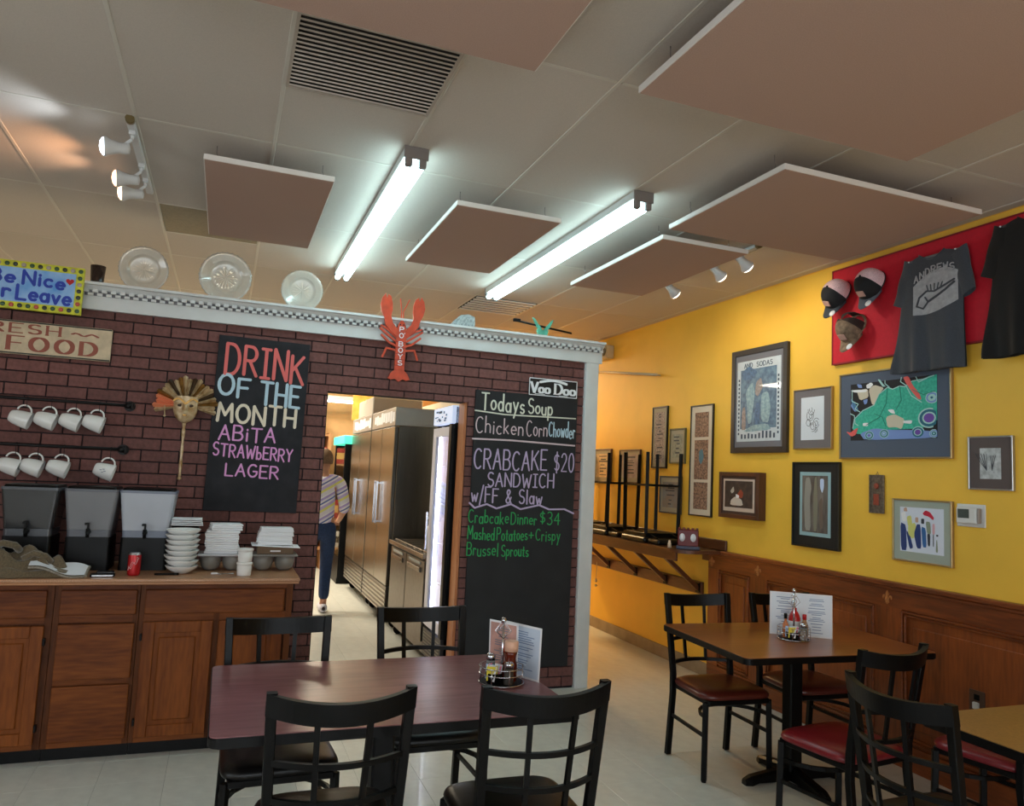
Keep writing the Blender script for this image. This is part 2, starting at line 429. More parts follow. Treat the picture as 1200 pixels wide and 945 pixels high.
# ceiling: lay-in tiles and grid bars
ce = struct('ceiling', MB().box(XL, XR, YB, YF, HC+.03, HC+.1), SHADOWW)
gx = [0.11+.61*k for k in range(-7, 7)]
gy = [2.50+1.22*k for k in range(-5, 9)]
ctile = MB().box(.009, .601, .0085, 1.2115, -.002, .012).data(CEIL, 'ceiling_tile')
chalf = MB().box(.009, .601, .0085, .6015, -.002, .012).data(CEIL, 'ceiling_tile')
bx = MB(); 
for x in gx:
    if XL < x < XR: MB().box(x-.009, x+.009, YB, YF, HC-.005, HC+.02, .002).build('grid_bar', TBAR, ce)
for x in gx:
    for y in gy:
        if y < YF and x < XR-.05: MB().box(max(x, XL)+.012, min(x+.598, XR), y-.008, y+.008, HC-.0035, HC+.018).build('grid_cross_bar', TBAR, ce)
for x in gx:
    for y in gy:
        if x+.3 < XL or y > YF-.2: continue
        vent = abs(x-.11) < .01 and abs(y-2.5) < .01
        stain = abs(x+.5) < .01 and abs(y-4.94) < .01
        if vent or stain:
            MB().box(x+.009, x+.601, y+.602, y+.618, HC-.0035, HC+.018).build('grid_cross_bar', TBAR, ce)
            put('ceiling_tile', chalf, ce, (x, y+.61, HC))
            if stain: tag(MB().box(x+.012, x+.598, y+.012, y+.598, HC-.002, HC+.012).build('ceiling_tile', CEILOLD, ce), 'brown stained half tile')
            continue
        if x+.61 > XR+.01:
            MB().box(x+.012, XR, y+.012, y+1.208, HC-.002, HC+.012).build('ceiling_tile', CEIL, ce)
            continue
        put('ceiling_tile', ctile, ce, (x, y, HC))
# edge angle along the yellow wall
struct('trim_1', MB().box(XR-.010, XR, YB, YF, HC-.004, HC-.0005), YELLOW)

# return air grille
VENTD = mat('grille shadow', (22, 20, 20), 0.9); VENTS = mat('grille slat', (176, 164, 152), 0.6)
v = thing('return_air_grille', 'square louvered return air grille set flush in the ceiling grid', 'vent', (.415, 2.805, HC-.006))
MB().box(-.29, .29, -.29, .29, 0, .02).build('backing', VENTD, v)
f = MB()
for a in (-1, 1):
    f.box(-.298, .298, a*.292-.006, a*.292+.006, -.006, .004); f.box(a*.292-.006, a*.292+.006, -.286, .286, -.006, .004)
f.build('grille_frame', VENTS, v)
sl = MB().box(-.286, .286, -.0065, .0065, -.006, .0005).data(VENTS, 'slat')
for k in range(19): put('slat', sl, v, (0, -.274+k*.0304, 0), (.5, 0, 0))

# baseboards
VINYL = mat('taupe vinyl cove base', (150, 132, 108), 0.5, 0, 7, 0.2)
struct('baseboard_right', MB().box(XR-.012, XR, 5.31, YF, 0, .11, .003), VINYL)

# ---------------- brick partition
BX0, BX1, DX0, DX1, DZ, BZ = -3.99, 2.60, .635, 1.655, 2.10, 2.49
w = MB().box(BX0, DX0, 5.312, 5.44, 0, BZ).box(DX1, BX1, 5.312, 5.44, 0, BZ).box(DX0, DX1, 5.312, 5.44, DZ, BZ)
bw = struct('wall_brick', w, MORTAR)
BL, BH, JT = .222, .0735, .0075
bme = []
for k in range(3):
    R = random.Random(k); b = MB(); b.box(0, BL-JT, -.009-R.uniform(0, .003), .004, 0, BH-JT, .0022); bme.append(b.data(BRICK, 'brick'))
R = random.Random(5)
bricks = []; row = 0
zb = 2.442 - 33*BH
while zb < BZ-.01:
    if zb > -.03:
        off = .509 if row % 2 == 0 else .509-BL/2
        k0 = int((BX0-off)/BL)-1
        z0 = max(zb, 0); z1 = min(zb+BH-JT, BZ)
        for k in range(k0, k0+40):
            a = off+k*BL; b = a+BL-JT
            segs = [(max(a, BX0), min(b, BX1))]
            if z1 > 0 and z0 < DZ:
                segs = [(max(a, BX0), min(b, DX0)), (max(a, DX1), min(b, BX1))]
            for s0, s1 in segs:
                if s1-s0 > .012 and z1-z0 > .008: bricks.append((s0, s1, z0, z1))
            if z0 < DZ and z1 > DZ+.008 and min(b, DX1) > max(a, DX0)+.012: bricks.append((max(a, DX0), min(b, DX1), DZ, z1))
    zb += BH; row += 1
def hidden(s0, s1, z0, z1):
    def inn(x0, x1, a, b): return s0 > x0 and s1 < x1 and z0 > a and z1 < b
    return inn(-4, .40, -.1, .9) or inn(-.10, .49, 1.26, 2.41) or inn(1.70, 2.55, .17, 2.2) or s1 < -1.45 or not shows(((s0+s1)/2, 5.3, (z0+z1)/2), 15)
vis = [b for b in bricks if not hidden(*b)]
hid = [b for b in bricks if hidden(*b)]
vis.sort(key=lambda b: (-(round((b[1]-b[0]), 1)), math.hypot((b[0]+b[1])/2, 5.3)))
rest = MB()
for i, b in enumerate(vis+hid):
    s0, s1, z0, z1 = b
    if i < 300 and i < len(vis):
        put('brick', bme[i % 3], bw, (s0, 5.3125, z0), None, ((s1-s0)/(BL-JT), 1, (z1-z0)/(BH-JT)))
    elif s1 > -2.2:
        rest.box(s0, s1, 5.303, 5.316, z0, z1, .0022)
o = rest.build('remaining_bricks', BRICK, bw); o['kind'] = 'stuff'
print('BRICKS visible', len(vis), 'all', len(bricks))

# cornice with dentils, white corner post, jamb
cr = MB()
prof = [(5.27, 2.49), (5.27, 2.575), (5.262, 2.578), (5.262, 2.605), (5.245, 2.612), (5.225, 2.632), (5.205, 2.636), (5.205, 2.652), (5.47, 2.652), (5.47, 2.49)]
bmv = cr.bm
A = [bmv.verts.new((-3.99, y, z)) for y, z in prof]; B = [bmv.verts.new((2.735, y, z)) for y, z in prof]
bmv.faces.new(A); bmv.faces.new(B[::-1])
for i in range(len(prof)): bmv.faces.new((A[i], A[i-1], B[i-1], B[i]))
cn = struct('trim_2', cr, WHITE)
dm = MB().box(-.015, .015, 5.236, 5.264, 2.592, 2.612, .001).box(-.015+.0255, .015+.0255, 5.246, 5.264, 2.574, 2.590, .001).data(WHITE, 'dentil')
dg = MB().box(-.011, .036, 5.2605, 5.2625, 2.574, 2.6125).data(SHADOWW, 'dentil_shade')  # thin grey plate painting the shade between the dentils
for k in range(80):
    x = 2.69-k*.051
    put('dentil', dm, cn, (x, 0, 0)); put('dentil_shade', dg, cn, (x, 0, 0))
struct('trim_3', MB().box(2.60, 2.71, 5.27, 5.46, 0, 2.489, .004), WHITE)
JAMBW = wood('orange varnished jamb wood', (150, 84, 44), (196, 124, 76), 0.45, 'z', 5)
struct('trim_4', MB().box(DX1-.02, DX1+.001, 5.318, 5.46, 0, DZ, .002), JAMBW)
struct('trim_5', MB().box(DX0-.001, DX0+.006, 5.318, 5.45, 0, DZ), BLACK)

# ---------------- wainscot on the yellow wall
wz = 1.05
wn = struct('trim_6', MB().box(3.815, XR, .2, 5.30, 0, 1.02), WAINS)
MB().box(3.79, XR, .2, 5.315, 1.02, 1.05, .006).box(3.80, 3.816, .2, 5.31, 1.0, 1.02, .003).build('cap_rail', WAINSH, wn)
MB().box(3.80, 3.816, .2, 5.30, 0, .14, .003).build('base_rail', WAINSH, wn)
edges = [(5.16, 4.78), (4.58, 3.60), (3.40, 2.42), (2.22, 1.24), (1.04, .4)]
MB().box(3.800, 3.816, .2, 5.30, .90, 1.0).build('top_rail', WAINSH, wn)
prev = 5.30
for a, b in edges+[(.2, .2)]:
    MB().box(3.800, 3.816, a, prev, .14, .90).build('stile', WAINS, wn); prev = b
for a, b in edges:
    m = MB()
    for q in (0, .018):
        m.box(3.79+q*.3, 3.803+q*.3, b+q, a-q, .882-q, .892-q, .002).box(3.79+q*.3, 3.803+q*.3, b+q, a-q, .16+q, .17+q, .002)
        m.box(3.79+q*.3, 3.803+q*.3, a-.01-q, a-q, .16+q, .892-q, .002).box(3.79+q*.3, 3.803+q*.3, b+q, b+.01+q, .16+q, .892-q, .002)
    m.build('panel_moulding', WAINSH, wn)
    MB().box(3.806, 3.816, b+.07, a-.07, .235, .81, .005).build('raised_panel', WAINS, wn)
GOLDW = mat('carved light wood emblem', (176, 112, 62), 0.4)
def fleur(y):
    e = MB(); mt = Matrix.Translation((3.80, y, .957)) @ Matrix.Rotation(-PI/2, 4, 'Z')
    petal = [(0, .038), (.011, .018), (.008, -.008), (0, -.014), (-.008, -.008), (-.011, .018)]
    e.prism(petal, -.008, 0, mt)
    for sx in (-1, 1):
        P = [(sx*x, z) for x, z in ((.004, -.012), (.012, .0), (.020, .012), (.032, .008), (.034, -.008), (.027, -.014), (.026, -.004), (.020, .0), (.014, -.010), (.006, -.018))]
        e.prism(P if sx > 0 else P[::-1], -.007, 0, mt)
        P = [(sx*x, z) for x, z in ((.002, -.02), (.014, -.028), (.010, -.036), (.002, -.026))]
        e.prism(P if sx > 0 else P[::-1], -.006, 0, mt)
    e.box(-.014, .014, -.009, 0, -.022, -.016, 0, mt)
    e.prism([(-.006, -.02), (.006, -.02), (.003, -.042), (-.003, -.042)], -.007, 0, mt)
    e.build('fleur_de_lis', GOLDW, wn)
for y in (5.25, 4.68, 3.50, 2.32): fleur(y)

# ---------------- fluorescent strip fixtures
TUBEM = mat('cool white tube', (235, 250, 250), 0.3, emit=(206, 248, 255), estr=TUBE)
FIXM = mat('fixture enamel', (205, 206, 205), 0.4, 0.1)
SOCK = mat('grey lamp holder', (120, 112, 108), 0.5)
def strip(x, y0, y1, label):
    t = thing('fluorescent_fixture', label, 'light', (x, (y0+y1)/2, HC-.003), 0, 'bare twin tube strip lights')
    L = (y1-y0)/2
    MB().box(-.055, .055, -L, L, -.045, 0, .004).build('housing', FIXM, t)
    for s in (-1, 1):
        MB().cyl((s*.034, -L+.03, -.075), (s*.034, L-.03, -.075), .019, n=14).build('fluorescent_tube', TUBEM, t)
        for e in (-1, 1):
            MB().box(s*.034-.017, s*.034+.017, e*(L-.012)-.014, e*(L-.012)+.014, -.098, -.045, .005).build('lamp_holder', SOCK, t)
    for e in (-1, 1): MB().box(-.06, .06, e*L-.004, e*L+.004, -.06, 0, .002).build('end_cap', SOCK, t)
strip(.75, 3.44, 5.90, 'bare twin tube ceiling strip light left of the middle suspended panel')
strip(1.99, 3.42, 5.88, 'bare twin tube ceiling strip light right of the middle suspended panel')

# ---------------- suspended acoustic panels
def panel(x0, x1, y0, y1, label, z=3.0):
    t = thing('acoustic_panel', label, 'ceiling panel', ((x0+x1)/2, (y0+y1)/2, z), 0, 'suspended acoustic panels')
    a, b = (x1-x0)/2, (y1-y0)/2
    MB().box(-a+.004, a-.004, -b+.004, b-.004, 0, .02).build('fabric_face', PANELF, t)
    e = MB()
    for s in (-1, 1):
        e.box(-a, a, s*(b-.003)-.004, s*(b-.003)+.004, 0.002, .028, .001); e.box(s*(a-.003)-.004, s*(a-.003)+.004, -b+.002, b-.002, 0.002, .028, .001)
    e.build('edge', PANELE, t)
    for sx in (-1, 1):
        for sy in (-1, 1):
            X, Y = sx*(a-.05), sy*(b-.13)
            MB().tube([(X, Y, .02), (X, Y, .06), (X+.008, Y, .075), (X, Y, .09), (X, Y, HC-z-.004)], .0022, 6).build('hanger_wire', CHROME, t)
panel(-.20, .41, 3.75, 5.02, 'mauve suspended ceiling panel above the plates, left of both strip lights')
panel(1.055, 1.665, 3.76, 4.98, 'mauve suspended ceiling panel between the two strip lights')
panel(2.30, 2.91, 3.72, 4.98, 'mauve suspended ceiling panel beside the right hand spotlights')
panel(2.24, 3.475, 2.62, 3.56, 'wide mauve suspended panel reaching towards the red board on the yellow wall')
panel(-.30, .92, 1.15, 2.36, 'large mauve suspended panel at the top of the picture beside the grille')
panel(1.32, 2.64, 1.10, 2.33, 'large mauve suspended panel at the upper right corner of the picture')

# ------------------------------------------------------------------ chairs
def chair(label, seatmat, loc, rz, group, lower=False, W=.42, back='frame'):
    """sitter faces local +y; origin on the floor under the seat"""
    t = thing('dining_chair', label, 'chair', loc, rz, group)
    yb, yf = -.19, .19; SH = .420; TOP = .92
    hb, hf = W/2-.018, W/2-.005
    # seat: rounded cushion, trapezoid
    def seat(u, v):
        a = u*2*PI; c, s = math.cos(a), math.sin(a); e = .38
        X = math.copysign(abs(c)**e, c); Y = math.copysign(abs(s)**e, s)
        r, z = [(0, .048), (.55, .047), (.85, .042), (.97, .030), (1.0, .016), (.985, .003), (.93, 0), (0, 0)][round(v*7)]
        wx = W/2+.006+.008*Y
        return Vector((X*wx*r, Y*.205*r, SH+z))
    MB().grid(seat, 32, 7, True).build('seat', seatmat, t)
    MB().box(-hb, hb, yb, yf, SH-.028, SH, .004).build('seat_frame', BLACK, t)
    for s in (-1, 1):
        MB().bar((s*hf, yf-.012, 0.006), (s*(hf-.006), yf-.018, SH-.01), .028, .028, .003).cyl((s*hf, yf-.012, 0), (s*hf, yf-.012, .014), .013, n=10).build('leg', BLACK, t)
    def post(s):
        m = MB(); P = [(yb-.035, .006), (yb, SH-.06), (yb-.002, SH+.05), (yb-.072, TOP)]
        xs = [s*(hb+.004), s*hb, s*hb, s*(hb+.014)]
        V = []
        for (y, z), x in zip(P, xs):
            V.append([m.bm.verts.new((x+dx*.0155, y+dy*.0155, z)) for dx, dy in ((-1, -1), (1, -1), (1, 1), (-1, 1))])
        m.bm.faces.new(V[0][::-1]); m.bm.faces.new(V[-1])
        for A, B in zip(V, V[1:]):
            for i in range(4): m.bm.faces.new((A[i], A[(i+1) % 4], B[(i+1) % 4], B[i]))
        bmesh.ops.bevel(m.bm, geom=[e for e in m.bm.edges if abs(e.verts[0].co.z-e.verts[1].co.z) > .02], offset=.003, segments=1, affect='EDGES')
        return m
    for s in (-1, 1): post(s).build('back_post', BLACK, t)
    ypost = lambda z: (yb-.002)-.070*(z-SH-.05)/(TOP-SH-.05)
    bulge = .078 if lower else .070
    def rail(z0, z1, th, wid, dip=0):
        m = MB(); n = 24
        V = []
        for i in range(n+1):
            u = -1+2*i/n; x = u*wid; V.append([])
            for zz, dy in ((z0, -th), (z1, -th), (z1, th), (z0, th)):
                V[-1].append(m.bm.verts.new((x, ypost(zz)-bulge*(1-u*u)+dy, zz-dip*(1-u*u))))
        m.bm.faces.new(V[0][::-1]); m.bm.faces.new(V[-1])
        for A, B in zip(V, V[1:]):
            for i in range(4): m.bm.faces.new((A[i], A[(i+1) % 4], B[(i+1) % 4], B[i]))
        return m
    rail(TOP-.066, TOP, .013, hb+.029, .020).build('top_rail', BLACK, t)
    zl = .50 if lower else .545
    rail(*((.705, .723) if lower else (.648, .666)), .008, hb+.012).build('back_crossbar', BLACK, t)
    rail(*((.592, .610) if lower else (.520, .538)), .008, hb+.004).build('back_crossbar', BLACK, t)
    if lower: rail(.478, .494, .008, hb-.002).build('back_crossbar', BLACK, t)
    zb = .485 if lower else .528
    for s in (-1, 1):
        u0 = .34; P = []
        for i in range(7):
            z = zb+(.848-zb)*i/6; u = s*(.33+.05*(z-.5)/.35); P.append((u*(hb+.01), ypost(z)-bulge*(1-u*u), z))
        m = MB()
        for a, b in zip(P, P[1:]): m.bar(a, b, .017, .012)
        m.build('back_slat', BLACK, t)
    # side stretchers and the bowed brace under the seat
    for s in (-1, 1):
        MB().bar((s*(hf-.001), yf-.02, .235), (s*hb, yb-.015, .235), .012, .018).build('side_stretcher', BLACK, t)
    P = [(-(hf-.01), yf-.03, .33)]+[((hf-.01)*math.cos(a), yf-.03-.20*math.sin(a), .33) for a in [PI-k*PI/10 for k in range(1, 10)]]+[((hf-.01), yf-.03, .33)]
    m = MB()
    for a, b in zip(P, P[1:]): m.bar(a, b, .012, .018)
    m.build('curved_brace', BLACK, t)
    return t
gT1 = 'black chairs at the mahogany table'; gR = 'chairs by the wainscot'
chair('black chair with black seat, near left, its back turned to the viewer', SEATBK, (.395, 2.60, 0), -.02, gT1, True)
chair('black chair with black seat, near right, its back turned to the viewer', SEATBK, (1.035, 2.54, 0), -.02, gT1, True)
chair('black chair on the far left side of the mahogany table, facing the viewer', SEATBK, (.29, 3.215, 0), PI+.03, gT1, True)
chair('black chair on the far side of the mahogany table, in front of the doorway', SEATBK, (.965, 3.40, 0), PI, gT1, True)
chair('black chair with oxblood seat beside the yellow wall, under the shelf end', SEATBR, (2.735, 3.68, 0), PI-.06, gR)
chair('black chair with oxblood seat between the walnut table and the wainscot', SEATBR, (3.34, 3.66, 0), PI-.04, gR)
chair('black chair with bright red seat on the near side of the walnut table', SEATRD, (2.74, 2.78, 0), .13, gR)
chair('black chair with red seat mostly hidden under the tan table edge', SEATRD, (3.40, 2.52, 0), .16, gR)
chair('black chair at the lower right with black seat, drawn up to the tan table', SEATBK, (2.48, 2.005, 0), -PI/2, gR, True)

# ------------------------------------------------------------------ tables
def rrect(a, b, r, n=5):
    P = []
    for cx, cy, a0 in ((a-r, b-r, 0), (-a+r, b-r, 90), (-a+r, -b+r, 180), (a-r, -b+r, 270)):
        P += arc(cx, cy, r, r, a0, a0+90, n)
    return P
def table(label, x0, x1, y0, y1, m, rz=0, H=.76, foot=.30):
    t = thing('pedestal_table', label, 'table', ((x0+x1)/2, (y0+y1)/2, 0), rz, 'restaurant tables')
    a, b = (x1-x0)/2, (y1-y0)/2
    zr = Matrix.Rotation(PI/2, 4, 'X')
    def slab(a, b, z0, z1, r):
        s = MB(); P = rrect(a, b, r)
        A = [s.bm.verts.new((x, y, z0)) for x, y in P]; B = [s.bm.verts.new((x, y, z1)) for x, y in P]
        s.bm.faces.new(A[::-1]); s.bm.faces.new(B); n = len(P)
        for i in range(n): s.bm.faces.new((A[i], A[(i+1) % n], B[(i+1) % n], B[i]))
        return s
    slab(a-.003, b-.003, H-.003, H, .03).build('tabletop', m, t)
    s = slab(a, b, H-.034, H-.0025, .033)
    bmesh.ops.bevel(s.bm, geom=[e for e in s.bm.edges if abs(e.verts[0].co.z-e.verts[1].co.z) < 1e-5], offset=.004, segments=2, affect='EDGES')
    s.build('edge_band', BLACK, t)
    MB().box(-.04, .04, -.04, .04, .05, H-.05, .008).build('column', BLACK, t)
    MB().box(-.30, .30, -.02, .02, H-.058, H-.034).box(-.02, .02, -.22, .22, H-.058, H-.034).build('top_bracket', BLACK, t)
    for k in range(4):
        ang = k*PI/2; L = foot if k % 2 == 0 else foot*.95
        f = MB(); n = 8; V = []
        mt = Matrix.Rotation(ang, 4, 'Z')
        for i in range(n+1):
            u = i/n; z1 = .085-.045*u; w = .032-.003*u
            if i == n: z1 = .03; w = .02
            V.append([f.bm.verts.new(mt @ Vector((u*L, sx*w, z))) for sx, z in ((-1, .0 if u > .8 else .012), (1, .0 if u > .8 else .012), (1, z1-.012), (.55, z1), (-.55, z1), (-1, z1-.012))])
        f.bm.faces.new(V[0]); f.bm.faces.new(V[-1][::-1])
        for A, B in zip(V, V[1:]):
            for q in range(6): f.bm.faces.new((A[q], A[(q+1) % 6], B[(q+1) % 6], B[q]))
        f.build('foot', BLACK, t)
    return t
table('mahogany laminate pedestal table with black edge in front of the doorway', .02, 1.255, 2.47, 3.33, TABLE1)
table('walnut laminate pedestal table with black edge beside the wainscot', 2.43, 3.60, 3.00, 3.83, TABLE2, -.06)
table('tan laminate table with black edge cut by the right picture border', 2.50, 3.72, 1.38, 2.17, TABLE3)

# ------------------------------------------------------------------ table-top caddies
AMBER = glassy('amber sauce', (120, 40, 14), 0.1, .4)
CLEAR = glassy('clear glass', (245, 248, 250), 0.05, .85)
REDP = mat('ketchup red plastic', (190, 22, 26), 0.35)
GREYC = mat('salt grey', (210, 208, 200), 0.5)
PEPPER = mat('pepper', (60, 54, 48), 0.6)
def ringpts(r, z, n=28): return [(r*math.cos(2*PI*i/n), r*math.sin(2*PI*i/n), z) for i in range(n)]
def caddy(x, y, z, label, post, r=.085, rz=0):
    t = thing('condiment_caddy', label, 'caddy', (x, y, z), rz, 'wire condiment caddies')
    m = MB().lathe([(r-.006, .004), (r-.006, .007)], 28); m.build('base_plate', BLACK, t)
    for h in (.005, .04, .065): MB().tube(ringpts(r, h), .0022, 6, True).build('wire_ring', CHROME, t)
    for k in range(8):
        a = k*PI/4; MB().tube([(r*math.cos(a), r*math.sin(a), .003), (r*math.cos(a), r*math.sin(a), .066)], .0018, 6).build('wire_upright', CHROME, t)
    MB().cyl((0, .0, .006), (0, .0, post-.02), .0045, n=10).build('handle_post', CHROME, t)
    MB().lathe([(0, post-.022), (.008, post-.02), (.011, post-.008), (.007, post), (0, post+.003)], 14).build('handle_knob', CHROME, t)
    for s in (-1, 1):
        MB().tube([(.0, s*.004, .17), (.03, s*.012, .20), (.0, s*.016, .235), (-.03, s*.012, .20), (0, s*.004, .17)], .0018, 6).build('menu_clip', CHROME, t)
    return t
def bottle(name, label, x, y, z, prof, body, cap, capz, group=None):
    t = thing(name, label, 'bottle', (x, y, z), 0, group)
    MB().lathe([p for p in prof if p[1] <= capz], 18).build('bottle_body', body, t)
    MB().lathe([(cap[0], capz), (cap[0], cap[1]), (cap[0]*.8, cap[1]+.003)], 14).build('cap', cap[2], t)
    return t
def shaker(label, x, y, z, fill, h=.085, cat='shaker'):
    t = thing('shaker', label, 'shaker', (x, y, z), 0, 'table shakers')
    MB().lathe([(.019, 0), (.02, .004), (.018, h*.75)], 10).build('glass_jar', fill, t)
    MB().lathe([(.0185, h*.75), (.0185, h*.92), (.012, h)], 14).build('chrome_cap', CHROME, t)
    return t
PINK = mat('pink packet paper', (238, 130, 160), 0.7); YELP = mat('yellow packet paper', (232, 214, 70), 0.7); BLUEP = mat('pale blue packet', (170, 200, 235), 0.7)
def packets(x, y, z, which):
    t = thing('packet_holder', 'black bowl of sweetener packets in the caddy on the %s table' % which, 'packet holder', (x, y, z), 0, None)
    MB().lathe([(0, .0), (.028, .0), (.034, .04), (.031, .04), (.026, .004)], 20, cap=False).build('bowl', BLACK, t)
    R = random.Random(3)
    for k in range(12):
        a = R.uniform(0, PI); m = [PAPER, PAPER, PINK, YELP, PAPER, BLUEP][k % 6]
        mt = Matrix.Translation((R.uniform(-.02, .02), R.uniform(-.018, .018), .012)) @ Matrix.Rotation(a, 4, 'Z') @ Matrix.Rotation(R.uniform(-.3, .3), 4, 'X')
        MB().box(-.018, .018, -.0016, .0016, 0, .056, 0.0007, mt).build('sugar_packet', m, t)
def sheet(name, label, cat, x, y, z, rz, w, h, tilt, border, face, lines, seed, group='menus in the caddies', bend=0):
    t = thing(name, label, cat, (x, y, z), rz, group)
    mt = Matrix.Rotation(tilt, 4, 'X')
    MB().box(-w/2, w/2, -.0015, .0015, 0, h, .0006, mt).build('sleeve', border, t)
    MB().box(-w/2+.008, w/2-.008, -.0022, -.0015, .008, h-.008, 0, mt).build('printed_sheet', face, t)
    R = random.Random(seed); tx = MB(); zz = h-.03
    while zz > .02:
        a = R.uniform(.2, .95)*(w/2-.02)
        for c in ((-1, 1) if w > .2 else (0,)):
            cx = c*w/4; L = R.uniform(.3, .8)*(w/(4 if w > .2 else 2)-.016)
            tx.box(cx-L, cx+L, -.0026, -.0022, zz, zz+.0035, 0, mt)
        zz -= R.choice([.009, .009, .016])
    tx.build('print', lines, t)
    return t
INK = mat('grey print ink', (120, 125, 140), 0.8); INKB = mat('blue grey print', (120, 140, 175), 0.8)
PALEB = mat('pale blue menu paper', (200, 212, 228), 0.5); PINKM = mat('pinkish menu print', (196, 150, 138), 0.5, 0, 14, 0.25)
# on the mahogany table
zt = .7605
caddy(1.095, 2.875, zt, 'chrome wire condiment caddy on the mahogany table', .25, .09)
packets(1.054, 2.850, zt+.007, 'mahogany')
shaker('salt shaker with metal cap at the back of the mahogany table caddy', 1.06, 2.91, zt+.007, CLEAR, .10)
shaker('pepper shaker at the front of the mahogany table caddy', 1.105, 2.82, zt+.007, PEPPER, .085)
bottle('sauce_bottle', 'dark sauce bottle with orange label and pale lid on the mahogany table', 1.13, 2.868, zt+.007,
       [(.022, 0), (.026, .004), (.026, .06), (.020, .085), (.022, .10), (.026, .115)], AMBER, (.028, .152, mat('peach lid', (226, 178, 150), .5)), .115)
bottle('hot_sauce_bottle', 'slim hot sauce bottle with green label and red cap on the mahogany table', 1.125, 2.925, zt+.007,
       [(.014, 0), (.015, .003), (.015, .07), (.006, .088), (.006, .10)], AMBER, (.0075, .118, REDP), .10)
sheet('menu_card', 'pinkish printed menu card standing left of the mahogany table caddy post', 'menu', 1.14, 2.98, zt, -1.02, .15, .215, .03, PAPER, PINKM, INK, 3)
sheet('menu_card', 'pale blue menu in a clear sleeve, right of the mahogany table caddy post', 'menu', 1.20, 2.93, zt, -1.12, .20, .21, -.03, PAPER, PALEB, INKB, 4)
# on the walnut table
caddy(2.985, 3.375, zt, 'chrome wire condiment caddy on the walnut table', .27)
packets(2.945, 3.34, zt+.007, 'walnut')
shaker('salt shaker with metal cap at the front of the walnut table caddy', 3.0, 3.315, zt+.007, CLEAR, .09)
kb = bottle('ketchup_bottle', 'red ketchup squeeze bottle with white label on the walnut table', 3.02, 3.41, zt+.007,
       [(.028, 0), (.031, .005), (.031, .10), (.024, .12), (.016, .135)], REDP, (.012, .152, REDP), .135)
MB().lathe([(.0316, .02), (.0316, .085)], 18, None, False).build('front_label', PAPER, kb)
bottle('mustard_bottle', 'small tan sauce bottle with red cap, right in the walnut table caddy', 3.04, 3.355, zt+.007,
       [(.018, 0), (.02, .004), (.02, .07), (.010, .09), (.009, .10)], mat('tan sauce', (170, 130, 90), .4), (.011, .125, REDP), .10)
bottle('hot_sauce_bottle', 'slim bottle with black cap behind the packets on the walnut table', 2.95, 3.40, zt+.007,
       [(.014, 0), (.015, .003), (.015, .07), (.006, .088), (.006, .10)], mat('orange sauce', (205, 120, 70), .4), (.009, .125, BLACK), .10)
sheet('menu_card', 'large white printed menu standing behind the walnut table caddy', 'menu', 3.083, 3.431, zt, -.62, .33, .235, -.05, PAPER, mat('white menu face', (226, 232, 240), .5), INKB, 6)
# ------------------------------------------------------------------ oak counter cabinets and worktop
CY = 4.56; CT = .935
def door(x0, x1, z0, z1, parent, hinge=None):
    d = MB(); w = .06
    d.box(x0, x0+w, CY-.022, CY-.002, z0, z1, .003).box(x1-w, x1, CY-.022, CY-.002, z0, z1, .003)
    d.box(x0+w, x1-w, CY-.021, CY-.002, z0, z0+w, .003).box(x0+w, x1-w, CY-.021, CY-.002, z1-w, z1, .003)
    o = d.build('door', CABW, parent)
    MB().box(x0+w-.002, x1-w+.002, CY-.010, CY-.004, z0+w-.002, z1-w+.002).box(x0+w+.022, x1-w-.022, CY-.018, CY-.008, z0+w+.022, z1-w-.022, .006).build('raised_panel', CABW, o)
    if hinge is not None:
        for z in (z0+.08, z1-.08): MB().box(hinge-.006, hinge+.006, CY-.026, CY-.002, z-.018, z+.018, .002).build('hinge', BLACK, o)
def drawer(x0, x1, z0, z1, parent):
    MB().box(x0, x1, CY-.020, CY-.002, z0, z1, .006, None, 2).build('drawer', CABH, parent)
def cab(name, label, x0, x1):
    t = thing(name, label, 'cabinet', (0, 0, 0), 0, 'oak base cabinets')
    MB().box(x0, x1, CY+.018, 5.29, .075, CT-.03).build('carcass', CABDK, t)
    MB().box(x0, x1, CY+.05, CY+.07, 0, .075).build('toe_kick', BLACK, t)
    return t
def ff(t, x0, x1, stiles, rails):
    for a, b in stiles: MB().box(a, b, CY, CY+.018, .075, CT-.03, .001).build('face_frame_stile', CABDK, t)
    for a, b in rails: MB().box(x0+.02, x1-.02, CY+.001, CY+.018, a, b).build('face_frame_rail', CABH, t)
RL = [(.075, .115), (.705, .745), (.875, .905)]
a = cab('base_cabinet', 'oak base cabinet with drawer and panelled door, under the draped towel', -1.60, -.765)
ff(a, -1.60, -.765, [(-1.60, -1.55), (-.80, -.765), (-1.20, -1.16)], RL)
drawer(-1.14, -.795, .735, .875, a); drawer(-1.57, -1.17, .735, .875, a)
door(-1.14, -.795, .105, .695, a, -.79); door(-1.57, -1.17, .105, .695, a)
b_ = cab('base_cabinet', 'oak base cabinet with three stacked drawer fronts, left of centre', -.763, -.362)
ff(b_, -.763, -.362, [(-.763, -.735), (-.39, -.362)], RL+[(.385, .42)])
drawer(-.735, -.375, .745, .875, b_); drawer(-.735, -.375, .415, .70, b_); drawer(-.735, -.375, .105, .385, b_)
c_ = cab('base_cabinet', 'oak base cabinet with a wide top drawer at the right end of the counter', -.36, .43)
ff(c_, -.36, .43, [(-.36, -.335), (.015, .045), (.395, .43)], RL)
drawer(-.335, .385, .745, .875, c_); door(-.335, .015, .105, .705, c_, -.34); door(.045, .385, .105, .705, c_)
MB().box(.425, .432, CY+.02, 5.28, .075, CT-.03).build('end_panel', CABW, c_)
